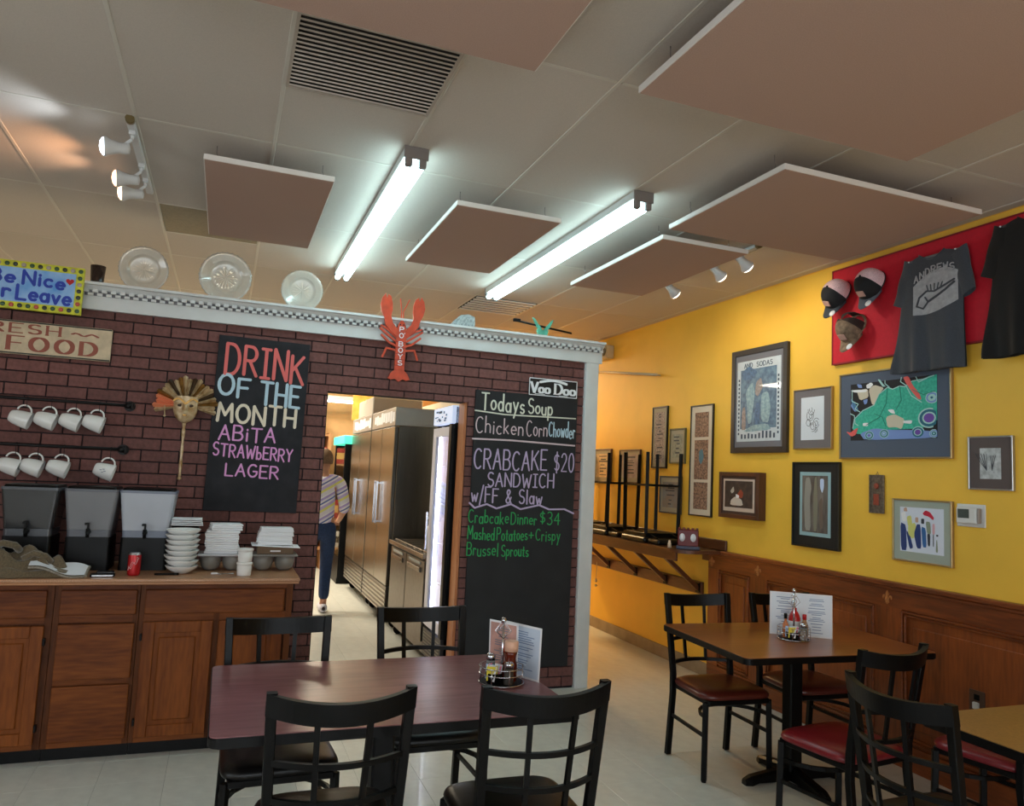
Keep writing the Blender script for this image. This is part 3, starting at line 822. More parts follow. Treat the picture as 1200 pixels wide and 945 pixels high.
wk = thing('counter_worktop', 'speckled tan laminate worktop running over the oak cabinets', 'worktop', (0, 0, 0))
MB().box(-1.62, .462, 4.525, 5.292, CT-.018, CT, .004, None, 2).build('slab', COUNTER, wk)
MB().box(-1.62, .458, 4.529, 5.285, CT-.032, CT-.018, .003).build('edge_moulding', mat('tan wood edge', (170, 118, 78), .4, 0, 30, .15, stretch=(.1, 1, 1)), wk)

# ------------------------------------------------------------------ things on the counter
CT = .9355
def dispenser(label, cx, body, lower, w=.28, tapsee=True):
    t = thing('beverage_dispenser', label, 'drink dispenser', (cx*1.015, 4.985, CT), 0, 'drink dispensers in a row')
    def frus(z0, z1, w0, w1, d0, d1, r=.02):
        m = MB(); V = []
        for z, a, b in ((z0, w0/2, d0/2), (z1, w1/2, d1/2)): V.append([m.bm.verts.new((x, y, z)) for x, y in rrect(a, b, r, 4)])
        m.bm.faces.new(V[0][::-1]); m.bm.faces.new(V[1]); n = len(V[0])
        for i in range(n):
            f = m.bm.faces.new((V[0][i], V[0][(i+1) % n], V[1][(i+1) % n], V[1][i]))
        return m
    frus(0, .185, w-.04, w-.045, .26, .26).build('base', BLACK, t)
    frus(.186, .225, w-.055, w-.05, .25, .25).build('collar', lower, t)
    frus(.226, .440, w-.05, w-.002, .25, .29).build('tub', body, t)
    frus(.440, .455, w+.002, w+.002, .295, .295).build('rim', lower, t)
    frus(.4552, .468, w-.02, w-.03, .28, .27).build('lid', BLACK, t)
    m = MB().cyl((0, -.120, .215), (0, -.165, .215), .012).cyl((0, -.16, .235), (0, -.16, .185), .011, .009).box(-.005, .005, -.168, -.152, .233, .262, .002).box(-.018, .004, -.168, -.150, .255, .268, .002)
    m.build('spigot', BLACK, t)
    return t
TUBD = mat('smoky dark plastic tub', (42, 42, 45), 0.25, coat=.4); TUBM = mat('smoky grey plastic tub', (112, 112, 116), 0.35, 0, 4, .1, coat=.2)
TUBL = mat('frosted pale plastic tub', (176, 180, 190), 0.4, 0, 4, .06); COLL = mat('blue grey plastic', (112, 118, 134), 0.4)
dispenser('black and dark smoky drink dispenser, leftmost of the three on the counter', -.965, TUBD, mat('dark rim', (70, 72, 78), .35), .285)
dispenser('black drink dispenser with grey tub, middle of the three on the counter', -.670, TUBM, mat('mid collar', (84, 86, 94), .4), .275)
dispenser('black drink dispenser with pale frosted tub, right of the three on the counter', -.385, TUBL, COLL, .295)

# stacked bowls
bowl_me = MB().lathe([(.03, 0), (.034, .002), (.055, .012), (.082, .03), (.090, .042), (.092, .045), (.088, .045), (.078, .033), (.05, .017), (0, .012)], 26, cap=False).data(PLASTW, 'bowl')
R = random.Random(2)
lab = ['lowest', 'second', 'third', 'fourth', 'fifth', 'sixth', 'seventh', 'topmost']
for k in range(8):
    o = put('bowl', bowl_me, None, (-.183+R.uniform(-.004, .006), 4.735, CT+.0005+k*.0292), (R.uniform(-.03, .03) if k else 0, 0, 0), (.96+.008*k, .96+.008*k, 1))
    tag(o, 'white oval-rimmed bowl, %s of the stack right of the dispensers' % lab[k], 'bowl', 'white bowls stacked on the counter')
lidm = mat('pale grey liner', (196, 200, 204), .5)
for k in range(4):
    o = MB().box(-.088+.002*k, .088-.002*k, -.075, .075, 0, .006, .002).build('napkin', PAPER, None, (-.175, 4.925, CT+.26+k*.011), R.uniform(-.06, .06))
    tag(o, 'white folded paper behind the bowl stack, %s of four' % ['lowest', 'second', 'third', 'topmost'][k], 'napkin', 'papers behind the bowls')
o = thing('canister', 'dark canister mostly hidden behind the bowl stack', 'canister', (-.180, 4.925, CT))
MB().lathe([(.07, 0), (.075, .01), (.075, .25), (.07, .2595)], 20).build('canister_body', BLACK, o)

# organiser trays with scalloped cups and napkins
TRAYG = mat('warm grey moulded tray', (134, 130, 124), .5, 0, 8, .1); TRAYL = mat('pale tray rim', (190, 190, 194), .45)
def cup_tray(label, cx, rimmat):
    t = thing('organiser_tray', label, 'tray', (cx, 4.90, CT), 0, 'scalloped trays on the counter')
    m = MB()
    for s in (-1, 1):
        m.lathe([(0, 0), (.03, 0), (.05, .018), (.058, .05), (.059, .088)], 20, Matrix.Translation((s*.062, 0, 0.0005)), True, 1.02, 1.5)
    m.build('cup', TRAYG, t)
    MB().box(-.134, .134, -.095, .095, .088, .100, .004).build('rim', rimmat, t)
    return t
cup_tray('grey scalloped tray with a pale rim under the tall napkin pile', .035, TRAYL)
cup_tray('grey scalloped tray at the right end of the counter', .335, TRAYG)
# napkin pile 1: many sheets
R = random.Random(8)
for k in range(13):
    top = k >= 10
    w, d = (.094, .075) if not top else (.088, .07)
    o = MB().box(-w, w, -d, d, 0, .0125, .0035, None, 1).build('napkin', PAPER, None, (.03+R.uniform(-.005, .005)+(.012 if top else 0), 4.90+R.uniform(-.004, .004), CT+.1008+k*.0134), R.uniform(-.03, .03)+(.14 if top else 0))
    tag(o, 'white folded napkin, %s of the tall pile over the pale rimmed tray' % ['lowest', 'second', 'third', 'fourth', 'fifth', 'sixth', 'seventh', 'eighth', 'ninth', 'tenth', 'eleventh', 'twelfth', 'topmost'][k], 'napkin', 'napkins in the tall pile')
# napkin bundles 2
CARD = mat('brown cardboard', (112, 92, 72), .8); 
o = thing('open_carton', 'low brown carton with ragged white flaps, right end of the counter', 'carton', (.335, 4.90, CT+.101))
MB().box(-.105, .105, -.08, .08, 0, .045, .002).build('box_body', CARD, o)
MB().box(-.14, .14, -.105, .09, .045, .049, .001, Matrix.Rotation(.04, 4, 'Y')).build('flap', PAPER, o)
MB().box(-.03, .03, -.084, -.081, .015, .024).build('printed_strip', PAPER, o)
for k in range(4):
    n = thing('napkin_bundle', 'rolled white napkin bundle, %s of four on the brown carton' % ['lowest', 'second', 'third', 'topmost'][k], 'napkins', (.33+[0, .0, .004, .008][k], 4.90, CT+.1535+k*.0262), R.uniform(-.04, .04), 'napkin bundles on the carton')
    w = .105-.006*(k > 2)
    for q in range(3):
        MB().box(-w+.002*q, w-.002*q, -.06, .06, q*.0084, q*.0084+.0082, .0035).build('fold', PAPER, n)
# foam cups
cupm = mat('white deli cup', (226, 222, 218), .6)
for k, (nm) in enumerate(('lower', 'upper')):
    o = thing('deli_cup', '%s of two white lidded deli cups stacked near the counter edge' % nm, 'cup', (.158, 4.64, CT+k*.0775), 0, 'stacked deli cups')
    MB().lathe([(.036, 0), (.038, .003), (.041, .064)], 24).build('cup_body', cupm, o)
    MB().lathe([(.0435, .0642), (.0445, .066), (.0445, .074), (.041, .077)], 24).build('lid', cupm, o)
# soda can
can = thing('soda_can', 'red soda can with white script in front of the dispensers', 'can', (-.415, 4.66, CT))
CANR = mat('red can print', (180, 24, 30), .3, .3); ALU = mat('aluminium', (190, 190, 192), .3, 1)
MB().lathe([(.026, .0), (.0325, .008), (.033, .012), (.033, .108), (.0325, .112)], 26, cap=False).build('can_wall', CANR, can)
MB().lathe([(.0325, .112), (.027, .121), (.0275, .123), (.025, .121), (0, .119)], 26, cap=False).build('can_top', ALU, can)
MB().lathe([(0, .003), (.026, .0)], 26, cap=False).build('can_base', ALU, can)
sw = MB()
for s0 in (0, 1):
    pts = []
    for i in range(15):
        a = -PI/2-.9+1.7*i/14; z = .03+.06*i/14+.010*math.sin(i*1.1+s0*2)
        pts.append((.0334*math.cos(a), .0334*math.sin(a), z+s0*.014))
    for a, b in zip(pts, pts[1:]): sw.bar(a, b, .003 if s0 else .005, .0006)
sw.build('white_script', PAPER, can)

# towel: olive brown heap with folds, and a white cloth
TOW = mat('olive brown terry towel', (98, 84, 62), .95, 0, 130, .3, bump=.6, sheen=.4)
def heap(x, y, rx, ry, h, seed, rot=0, lobes=5):
    R = random.Random(seed); ph = [R.uniform(0, 6.28) for _ in range(6)]
    def fn(u, v):
        a = u*2*PI; r = v
        wob = 1+.13*math.sin(3*a+ph[0])+.08*math.sin(lobes*a+ph[1])
        X = rx*r*wob*math.cos(a); Y = ry*r*wob*math.sin(a)
        z = h*(1-r**2.4)**.55 if r < 1 else 0
        z *= 1+.22*math.sin(14*X/rx*.5+ph[2]+3*Y/ry)+.12*math.sin(9*Y/ry+ph[3])
        z = max(z, 0)+.002
        c, s = math.cos(rot), math.sin(rot)
        return Vector((x+X*c-Y*s, y+X*s+Y*c, z))
    return fn
t = thing('towel', 'crumpled olive brown terry towel heaped at the left end of the worktop', 'towel', (-.98, 4.655, CT))
m = MB()
m.grid(heap(-.02, .02, .20, .10, .125, 1), 40, 12, True)
m.grid(heap(-.16, .0, .13, .10, .17, 2, .3), 36, 12, True)
m.grid(heap(.12, .02, .12, .075, .095, 4, -.2), 36, 12, True)
m.grid(heap(.0, -.035, .30, .07, .045, 7, .0, 7), 44, 10, True)
m.grid(heap(-.14, -.09, .10, .045, .085, 9, .5), 30, 10, True)
m.build('terry_folds', TOW, t)
MB().tube([(-.10, -.03, .15), (-.05, -.04, .172), (.0, -.03, .16), (.02, .0, .13)], .018, 8).tube([(.04, -.03, .09), (.09, -.03, .12), (.14, -.02, .105), (.17, 0, .07)], .016, 8).build('rolled_edge', TOW, t)
t = thing('cloth_napkin', 'white cloth with grey striped border lying on the towel', 'cloth', (-.80, 4.64, CT))
def cl(u, v):
    x = -.10+.26*u; y = -.065+.12*v
    return Vector((x, y, .098-.055*u+.010*math.sin(7*u+2*v)-.035*(1-v)))
MB().grid(cl, 20, 8).build('cloth', mat('white cotton', (222, 224, 230), .9), t)
MB().tube([cl(i/14, 0)+Vector((0, -.004, -.01)) for i in range(15)], .006, 6).tube([cl(1, i/8)+Vector((.004, 0, -.006)) for i in range(9)], .008, 6).build('striped_border', mat('grey border', (140, 132, 120), .9, 0, 90, .4), t)
bpy.context.view_layer.update()
# small dark things
t = thing('phone', 'black flip phone like gadget lying left of the soda can', 'gadget', (-.56, 4.62, CT), .1)
MB().box(-.06, .06, -.035, .035, 0, .016, .006, None, 2).build('casing', BLACK, t)
MB().box(-.03, .056, -.02, .03, .016, .028, .004).build('raised_block', mat('dark glossy block', (30, 30, 34), .2), t)
MB().box(-.05, .05, -.036, -.032, .004, .012).build('chrome_strip', CHROME, t)
t = thing('marker_pen', 'black marker lying right of the soda can', 'pen', (-.25, 4.66, CT+.006), .05)
MB().cyl((-.06, 0, 0), (.035, 0, 0), .006, n=10).build('barrel', BLACK, t); MB().cyl((.0352, 0, 0), (.065, 0, 0), .0068, n=10).build('pen_cap', BLACK, t)
t = thing('key_ring', 'small bunch of keys lying left of the deli cups', 'keys', (.03, 4.69, CT+.003), .3)
MB().tube(ringpts(.014, 0, 16), .0015, 6, True).build('ring', CHROME, t)
MB().box(.012, .06, -.006, .006, -.0015, .0012).box(.05, .075, -.011, .011, -.0015, .0012, .001).build('key', ALU, t)
MB().box(-.05, -.012, -.008, .008, -.0015, .008, .003).build('key_fob', PAPER, t)

# ------------------------------------------------------------------ hanging rails with white mugs
IRON = mat('black iron pipe', (20, 17, 18), .5, .4)
def pipe_rail(z, x1, label):
    t = thing('pipe_rail', label, 'rail', (0, 5.22, z), 0, 'black pipe rails')
    MB().cyl((-1.7, 0, 0), (x1, 0, 0), .010, n=12).build('pipe', IRON, t)
    for x in (x1-.03, -1.5):
        MB().cyl((x, 0, 0), (x, .075, 0), .011, n=12).cyl((x, .068, 0), (x, .0805, 0), .033, n=18).build('wall_flange', IRON, t)
        MB().cyl((x-.014, 0, 0), (x+.016, 0, 0), .018, n=12).lathe([(0, -.024), (.012, -.02), (.008, -.012), (.013, 0), (.008, .012), (.012, .02), (0, .024)], 10, Matrix.Translation((x+.02, 0, 0))).build('elbow', IRON, t)
    return t
pipe_rail(1.90, -.55, 'black iron pipe rail holding four white mugs, the upper one')
pipe_rail(1.625, -.565, 'black iron pipe rail above the dispensers, the lower one')
def mug(x, z, label, group, deco=False):
    PZ = 1.90 if z > 1.7 else 1.625
    t = thing('mug', label, 'mug', (x, 5.215, z), 0, group)
    # axis from the base (upper left) to the rim (lower right)
    mt = Matrix.Rotation(math.radians(106), 4, 'Y') @ Matrix.Diagonal((1.12, 1.05, 1.24, 1)) @ Matrix.Translation((0, 0, -.045))
    MB().lathe([(0, .006), (.024, .006), (.026, 0), (.030, .004), (.037, .02), (.043, .05), (.046, .084), (.0475, .09), (.0455, .09), (.042, .06), (.034, .02), (0, .012)], 28, mt, False).build('cup_body', PLASTW, t)
    P = [mt @ Vector((-.040-.032*math.sin(a)-0.002, 0, .050-.030*math.cos(a))) for a in [PI*k/12 for k in range(13)]]
    MB().tube(P, .0052, 8).build('handle', PLASTW, t)
    MB().tube([(P[6].x+.002, .014, PZ-z-.002), (P[6].x, .012, PZ-z+.010), (P[6].x, 0, PZ-z+.0135), (P[6].x, -.012, PZ-z+.008), (P[6].x, -.013, PZ-z-.01), (P[6].x, -.006, P[6].z-.010), (P[6].x, .004, P[6].z-.010), (P[6].x, .009, P[6].z+.004)], .0018, 6).build('hook', IRON, t)
    if deco:
        m = MB()
        for k, (a, b) in enumerate(((-.4, .3), (.1, .5), (.3, -.1), (-.1, -.4))):
            m.box(a*.03-.006, a*.03+.006, -.049, -.046, b*.02-.002, b*.02+.002)
        m.build('printed_marks', INK, t)
for k, x in enumerate((-1.15, -1.02, -.89, -.765)):
    mug(x, 1.78, 'white mug on the upper rail, %s from the left' % ['first', 'second', 'third', 'fourth'][k], 'mugs on the upper rail')
for k, x in enumerate((-1.18, -1.065, -.93)):
    mug(x, 1.497, 'white mug on the lower rail, %s from the left' % ['first', 'second', 'third'][k], 'mugs on the lower rail')
mug(-.68, 1.49, 'white mug with small dark print hanging alone at the right of the lower rail', 'mugs on the lower rail', True)

# ------------------------------------------------------------------ signs and boards on the brick wall
def board(name, label, cat, cx, cz, w, h, m, edge=None, th=.018, y=5.2965, tilt=0):
    t = thing(name, label, cat, (cx, y, cz))
    t.rotation_euler = (0, tilt, 0)
    MB().box(-w/2, w/2, -th, 0, -h/2, h/2, .002).build('board', m, t)
    return t, -th-.0002
SALM = flat('salmon chalk', (226, 112, 108), .9); LBL = flat('pale blue chalk', (184, 208, 222), .9); CRM = flat('cream chalk', (232, 218, 196), .9)
LIL = flat('lilac pink chalk', (222, 156, 210), .9); LAV = flat('lavender chalk', (190, 172, 206), .9); GRN = flat('green chalk', (48, 158, 88), .9)
WHC = flat('white chalk', (222, 222, 206), .9); PNC = flat('pink white chalk', (212, 190, 196), .9)
t, y = board('chalkboard', 'narrow black chalkboard with the drink of the month in coloured chalk', 'chalkboard', .195, 1.835, .585, 1.15, DUSTY, tilt=.012)
def zc(v): return .575-v*1.15
for txt, x0, x1, v0, v1, nw, m, sl, sd in (
    ('DRINK', -.235, .262, .045, .215, .022, SALM, -.05, 1), ('OF', -.265, -.075, .235, .345, .021, LBL, 0, 2), ('THE', .0, .25, .245, .375, .021, LBL, -.05, 3),
    ('MONTH', -.255, .235, .385, .490, .020, CRM, -.03, 4), ('ABiTA', -.235, .115, .520, .600, .013, LIL, 0, 5),
    ('STRAWbERRY', -.262, .235, .620, .690, .011, LIL, -.03, 6), ('LAGER', -.175, .155, .730, .800, .012, LIL, -.01, 7)):
    mb = MB(); lettering(mb, txt, x0, x1, zc(v1), (v1-v0)*1.15, nw, y=y, slope=sl, jit=.05, seed=sd); mb.build('chalk_lettering', m, t)
t, y = board('chalkboard', 'tall black chalkboard beside the doorway listing soup, sandwich and dinner specials', 'chalkboard', 2.122, 1.185, .835, 2.03, SLATE)
def L2(txt, px0, px1, z, h, nw, m, sd, sl=0):
    k = .835/118.0
    mb = MB(); lettering(mb, txt, (px0-557)*k-.4175, (px1-557)*k-.4175, z-1.185, h, nw, y=y, slope=sl, jit=.06, seed=sd); mb.build('chalk_lettering', m, t)
def rule(pts, nw, m):
    k = .835/118.0; mb = MB(); nib_stroke(mb, [((a-557)*k-.4175, b-1.185) for a, b in pts], nw, nw, y-.0012, y, True); mb.build('chalk_rule', m, t)
L2('Todays', 564, 612, 2.055, .125, .013, WHC, 11); L2('Soup', 617, 645, 2.055, .11, .012, WHC, 12)
rule([(557, 2.045), (590, 2.03), (673, 2.04)], .011, WHC)
L2('Chicken', 559, 612, 1.885, .115, .009, PNC, 13); L2('Corn', 616, 640, 1.885, .115, .008, PNC, 14); L2('Chowder', 642, 673, 1.885, .115, .009, LBL, 15)
rule([(556, 1.835), (600, 1.84), (673, 1.83)], .014, PNC)
L2('CRABCAKE', 559, 641, 1.62, .145, .012, LAV, 16, .01); L2('$20', 650, 673, 1.62, .14, .010, LAV, 17)
L2('SANDWICH', 575, 650, 1.495, .10, .011, LAV, 18); L2('w/FF & Slaw', 558, 637, 1.375, .105, .011, LAV, 19)
rule([(556, 1.365), (562, 1.33), (575, 1.36), (586, 1.33), (602, 1.365), (613, 1.33), (634, 1.365), (646, 1.335), (664, 1.34), (675, 1.31)], .013, LAV)
L2('Crabcake', 556, 600, 1.22, .09, .008, GRN, 20); L2('Dinner', 603, 632, 1.22, .085, .008, GRN, 21); L2('$34', 636, 659, 1.225, .09, .008, GRN, 22)
L2('Mashed', 556, 585, 1.10, .09, .008, GRN, 23); L2('Potatoes', 588, 622, 1.10, .085, .008, GRN, 24); L2('+', 624, 629, 1.11, .08, .008, GRN, 25); L2('Crispy', 632, 660, 1.10, .085, .007, GRN, 26)
L2('Brussel', 556, 590, .985, .09, .008, GRN, 27); L2('Sprouts', 594, 624, .985, .085, .008, GRN, 28)
BLK = flat('black print', (16, 17, 20), .5)
t, y = board('name_sign', 'small black and white name sign overlapping the top of the tall chalkboard', 'sign', 2.325, 2.262, .405, .135, BLK, y=5.279, th=.008)
m = MB(); 
for z in (-.064, .064): m.box(-.2, .2, y-.001, y, z-.003, z+.003)
for x in (-.199, .199): m.box(x-.003, x+.003, y-.001, y, -.064, .064)
m.build('white_border', PAPER, t)
m = MB(); lettering(m, 'Voo', -.185, -.03, -.046, .08, .020, .007, y=y, rnd=False, serif=True, gap=.14); lettering(m, 'Doo', .015, .185, -.046, .08, .020, .007, y=y, rnd=False, serif=True, gap=.14)
m.build('lettering', PAPER, t)
m = MB(); nib_stroke(m, [(-.11+.22*i/14, .038+.018*math.sin(PI*i/14)) for i in range(15)], .02, .02, y-.0008, y, True); m.build('ribbon', PAPER, t)
m = MB(); nib_stroke(m, [(-.15, -.054), (-.07, -.056)], .004, .004, y-.001, y); nib_stroke(m, [(.05, -.056), (.12, -.056)], .004, .004, y-.001, y); m.build('underline', PAPER, t)

# painted "Be Nice or Leave" sign with bottle-cap border
YS = mat('mottled yellow green paint', (206, 206, 52), .5, 0, 30, .25); SKY = mat('blue sky paint', (92, 156, 224), .5, 0, 9, .3, c2=(170, 204, 240)); ROYAL = flat('royal blue paint', (26, 56, 168), .45)
t, y = board('painted_sign', 'blue and yellow painted sign with bottle cap border reading Be Nice or Leave', 'sign', -1.185, 2.572, .60, .29, YS, y=5.2035, th=.03)
MB().box(-.258, .258, y-.003, y, -.103, .103, .001).build('sky_panel', SKY, t)
m = MB(); yy = y-.0032
lettering(m, 'Be', -.19, -.06, .012, .078, .017, y=yy, seed=4, jit=.05); lettering(m, 'Nice', -.015, .20, .008, .078, .017, y=yy, seed=5, jit=.05, slope=-.02)
lettering(m, 'or', -.19, -.075, -.078, .085, .018, y=yy, seed=6, jit=.04); lettering(m, 'Leave', -.04, .24, -.085, .088, .018, y=yy, seed=7, jit=.05, slope=-.01)
m.build('blue_lettering', ROYAL, t)
hp = [(.228+.022*math.sin(a)**3, .052+.0014*(13*math.cos(a)-5*math.cos(2*a)-2*math.cos(3*a)-math.cos(4*a))) for a in [2*PI*k/24 for k in range(24)]]
MB().prism(hp, yy-.002, yy).build('red_heart', REDP, t)
for s, (cx, cz) in enumerate(((-.04, .0), (.12, -.005), (-.14, -.03))):
    MB().lathe([(.0, 0), (.03, 0)], 14, Matrix.Translation((cx, yy+.0025, cz)) @ Matrix.Rotation(PI/2, 4, 'X') @ Matrix.Diagonal((1.6, .45, 1, 1)), False).build('painted_cloud', PAPER, t)
caps = [flat('dark cap', (46, 52, 44), .35), flat('red cap', (196, 84, 70), .35), flat('green cap', (52, 84, 52), .35), flat('silver cap', (176, 160, 150), .3)]
capme = [MB().lathe([(.0135, 0), (.0125, .005), (.009, .007), (0, .007)], 12, Matrix.Rotation(PI/2, 4, 'X')).data(m_, 'bottle_cap') for m_ in caps]
pos = [(-.279+.043*k, s*.123) for k in range(14) for s in (-1, 1)]+[(.279, -.08+.04*k) for k in range(5)]+[(-.279, -.08+.04*k) for k in range(5)]
for k, (x, z) in enumerate(pos): put('bottle_cap', capme[(k*7+k//3) % 4], t, (x, y, z))
# FRESH FOOD sign
CRS = mat('weathered cream board', (206, 186, 156), .7, 0, 20, .15); RUST = flat('rust stencil paint', (150, 82, 66), .7)
t, y = board('stencilled_sign', 'long cream wooden sign with rust red stencil lettering, FRESH above FOOD', 'sign', -1.235, 2.27, 1.04, .205, CRS, y=5.29, th=.02)
MB().box(-.518, .518, y-.002, y, .092, .100).box(-.518, .518, y-.002, y, -.100, -.092).build('dark_edge_line', flat('dark edge', (58, 58, 50), .6), t)
m = MB(); lettering(m, 'FRESH', -.23, .235, .028, .056, .016, .006, y=y, rnd=False, serif=True, gap=.3)
lettering(m, 'FOOD', -.03, .44, -.077, .084, .026, .007, y=y, rnd=False, serif=True, gap=.34)
nib_stroke(m, [(.30+.018*k, .05+.008*math.sin(k*1.3)) for k in range(9)], .012, .006, y-.001, y); m.build('rust_lettering', RUST, t)

# red wooden lobster with white letters
t = thing('lobster_sign', 'flat orange red wooden lobster lettered PO BOYS above the doorway', 'sign', (1.105, 5.225, 2.48))
LOB = mat('orange red lobster paint', (204, 72, 40), .45, 0, 18, .2); LOBD = mat('dark red paint', (160, 42, 28), .45)
def blob(pts, y0, y1): return MB().prism(pts, y0, y1)
body = [(-.034, -.2), (-.036, .04), (-.03, .10), (-.018, .14), (0, .155), (.018, .14), (.03, .10), (.036, .04), (.034, -.2)]
blob(body[::-1], -.022, 0).build('body', LOB, t)
for k in range(5): MB().box(-.037, .037, -.0235, -.0215, -.17+.042*k, -.165+.042*k).build('shell_seam', LOBD, t)
tail = [(-.034, -.2), (-.06, -.225), (-.078, -.262), (-.055, -.272), (-.03, -.262), (0, -.282), (.03, -.262), (.055, -.272), (.078, -.262), (.06, -.225), (.034, -.2)]
blob(tail, -.02, 0).build('tail_fan', LOB, t)
for s in (-1, 1):
    arm = [(.03, .035), (.075, .065), (.118, .115), (.130, .165), (.150, .205), (.160, .255), (.150, .305), (.130, .338), (.118, .300), (.110, .332), (.090, .318), (.076, .27), (.074, .22), (.082, .18), (.066, .13), (.03, .09)]
    P = [(s*x, z) for x, z in arm]; blob(P if s < 0 else P[::-1], -.026, -.004).build('claw', LOB, t)
    for (a, b, c) in (((.03, .03), (.10, .085), (.145, .105)), ((.03, .0), (.09, .04), (.15, .085)), ((.03, -.03), (.08, -.01), (.14, .04)), ((.03, -.06), (.10, -.05), (.125, -.115))):
        m = MB(); nib_stroke(m, [(s*a[0], a[1]), (s*b[0], b[1]), (s*c[0], c[1])], .014, .014, -.018, -.004, True); m.build('walking_leg', LOB, t)
    m = MB(); nib_stroke(m, [(s*.008, .15), (s*.006, .22), (s*(.045 if s > 0 else .02), .31)], .007, .007, -.016, -.008, True); m.build('antenna', LOB, t)
    MB().lathe([(0, 0), (.006, .002), (0, .008)], 8, Matrix.Translation((s*.012, -.022, .125)) @ Matrix.Rotation(PI/2, 4, 'X')).build('eye', BLK, t)
m = MB()
for ch, z in (('P', .075), ('O', .03), ('B', -.03), ('O', -.075), ('Y', -.12), ('S', -.165)):
    lettering(m, ch, -.014, .014, z, .032, .006, y=-.0238)
lettering(m, "'", .02, .024, .035, .03, .004, y=-.0238)
m.build('white_lettering', PAPER, t)

# mask on a stick with pleated collar
t = thing('carnival_mask', 'gold and ivory carnival mask with pleated collar on a white turned stick', 'mask', (-.255, 5.265, 1.925))
IV = mat('ivory and gold paint', (226, 204, 168), .35, .15, 26, .2, c2=(150, 112, 62)); GOLD = mat('antique gold', (150, 112, 56), .3, .7, 40, .35); GOLDD = mat('dark brown pleat', (60, 40, 22), .5); PEACH = mat('peach satin', (232, 138, 100), .5)
def face(u, v):
    a = PI*u; x = -math.cos(a)*.075; zt_ = .06; 
    z = zt_-.17*v; w = math.sin(PI*min(1, (1-v)*.5+.02)) if v > .4 else 1
    w = (1-((v-.35)/.66)**2)**.5 if v > .35 else 1
    nose = .022*math.exp(-((x)/.012)**2)*math.exp(-((v-.5)/.14)**2)
    return Vector((x*w, -.012-.045*math.sin(a)*w**.6-nose, z))
m = MB(); m.grid(face, 24, 14); m.build('face', IV, t)
for s in (-1, 1):
    m = MB(); m.lathe([(0, 0), (.019, 0), (.019, .004), (0, .004)], 14, Matrix.Translation((s*.029, -.051, .0)) @ Matrix.Rotation(PI/2, 4, 'X') @ Matrix.Diagonal((1, .5, 1, 1))); m.build('eye_opening', GOLDD, t)
    m = MB(); nib_stroke(m, [(s*(.004+.065*i/8), .012+.03*math.sin(i/8*2.6)) for i in range(9)], .012, .012, -.060, -.05, True); m.build('gold_brow', GOLD, t)
MB().lathe([(0, 0), (.015, 0), (.013, .004)], 10, Matrix.Translation((0, -.058, -.062)) @ Matrix.Rotation(PI/2, 4, 'X') @ Matrix.Diagonal((1, .5, 1, 1))).build('lips', GOLD, t)
N = 22
for k in range(N):
    a0 = math.radians(196-212*k/N); a1 = math.radians(196-212*(k+1)/N); am = (a0+a1)/2
    r0, r1 = .050, .180+.010*math.sin(k*2.1)
    m = MB(); B = m.bm
    def P(r, a, y): return B.verts.new((r*math.cos(a), y, r*math.sin(a)*1.0+.0))
    v = [P(r0, a0, -.02), P(r1, a0, -.005), P(r1*1.04, am, -.028), P(r0, am, -.032), P(r1, a1, -.005), P(r0, a1, -.02)]
    B.faces.new((v[0], v[1], v[2], v[3])); B.faces.new((v[3], v[2], v[4], v[5]))
    w = [P(r0, a0, -.001), P(r1, a0, -.001), P(r1, a1, -.001), P(r0, a1, -.001)]; B.faces.new(w)
    m.build('collar_pleat', PEACH if k in (1, 2, 3) else ([IV, IV, GOLDD, IV, GOLD][k % 5]), t)
MB().lathe([(.006, 0), (.010, .01), (.008, .03), (.011, .10), (.007, .16), (.010, .20), (.007, .30), (.011, .33), (.012, .37), (.008, .39), (.012, .42), (.009, .46)], 14, Matrix.Translation((-.0, -.015, -.455)) @ Matrix.Diagonal((1, 1, .8, 1))).build('turned_stick', IV, t)
MB().lathe([(0, 0), (.012, .008), (.013, .016), (.007, .026)], 12, Matrix.Translation((0, -.015, -.478))).build('stick_tip', IV, t)
MB().tube([(-.125, -.02, -.0), (-.12, -.025, -.04), (-.118, -.02, -.065)], .004, 6).lathe([(0, 0), (.01, .008), (0, .018)], 10, Matrix.Translation((-.118, -.02, -.08))).build('hanging_bead', IV, t)

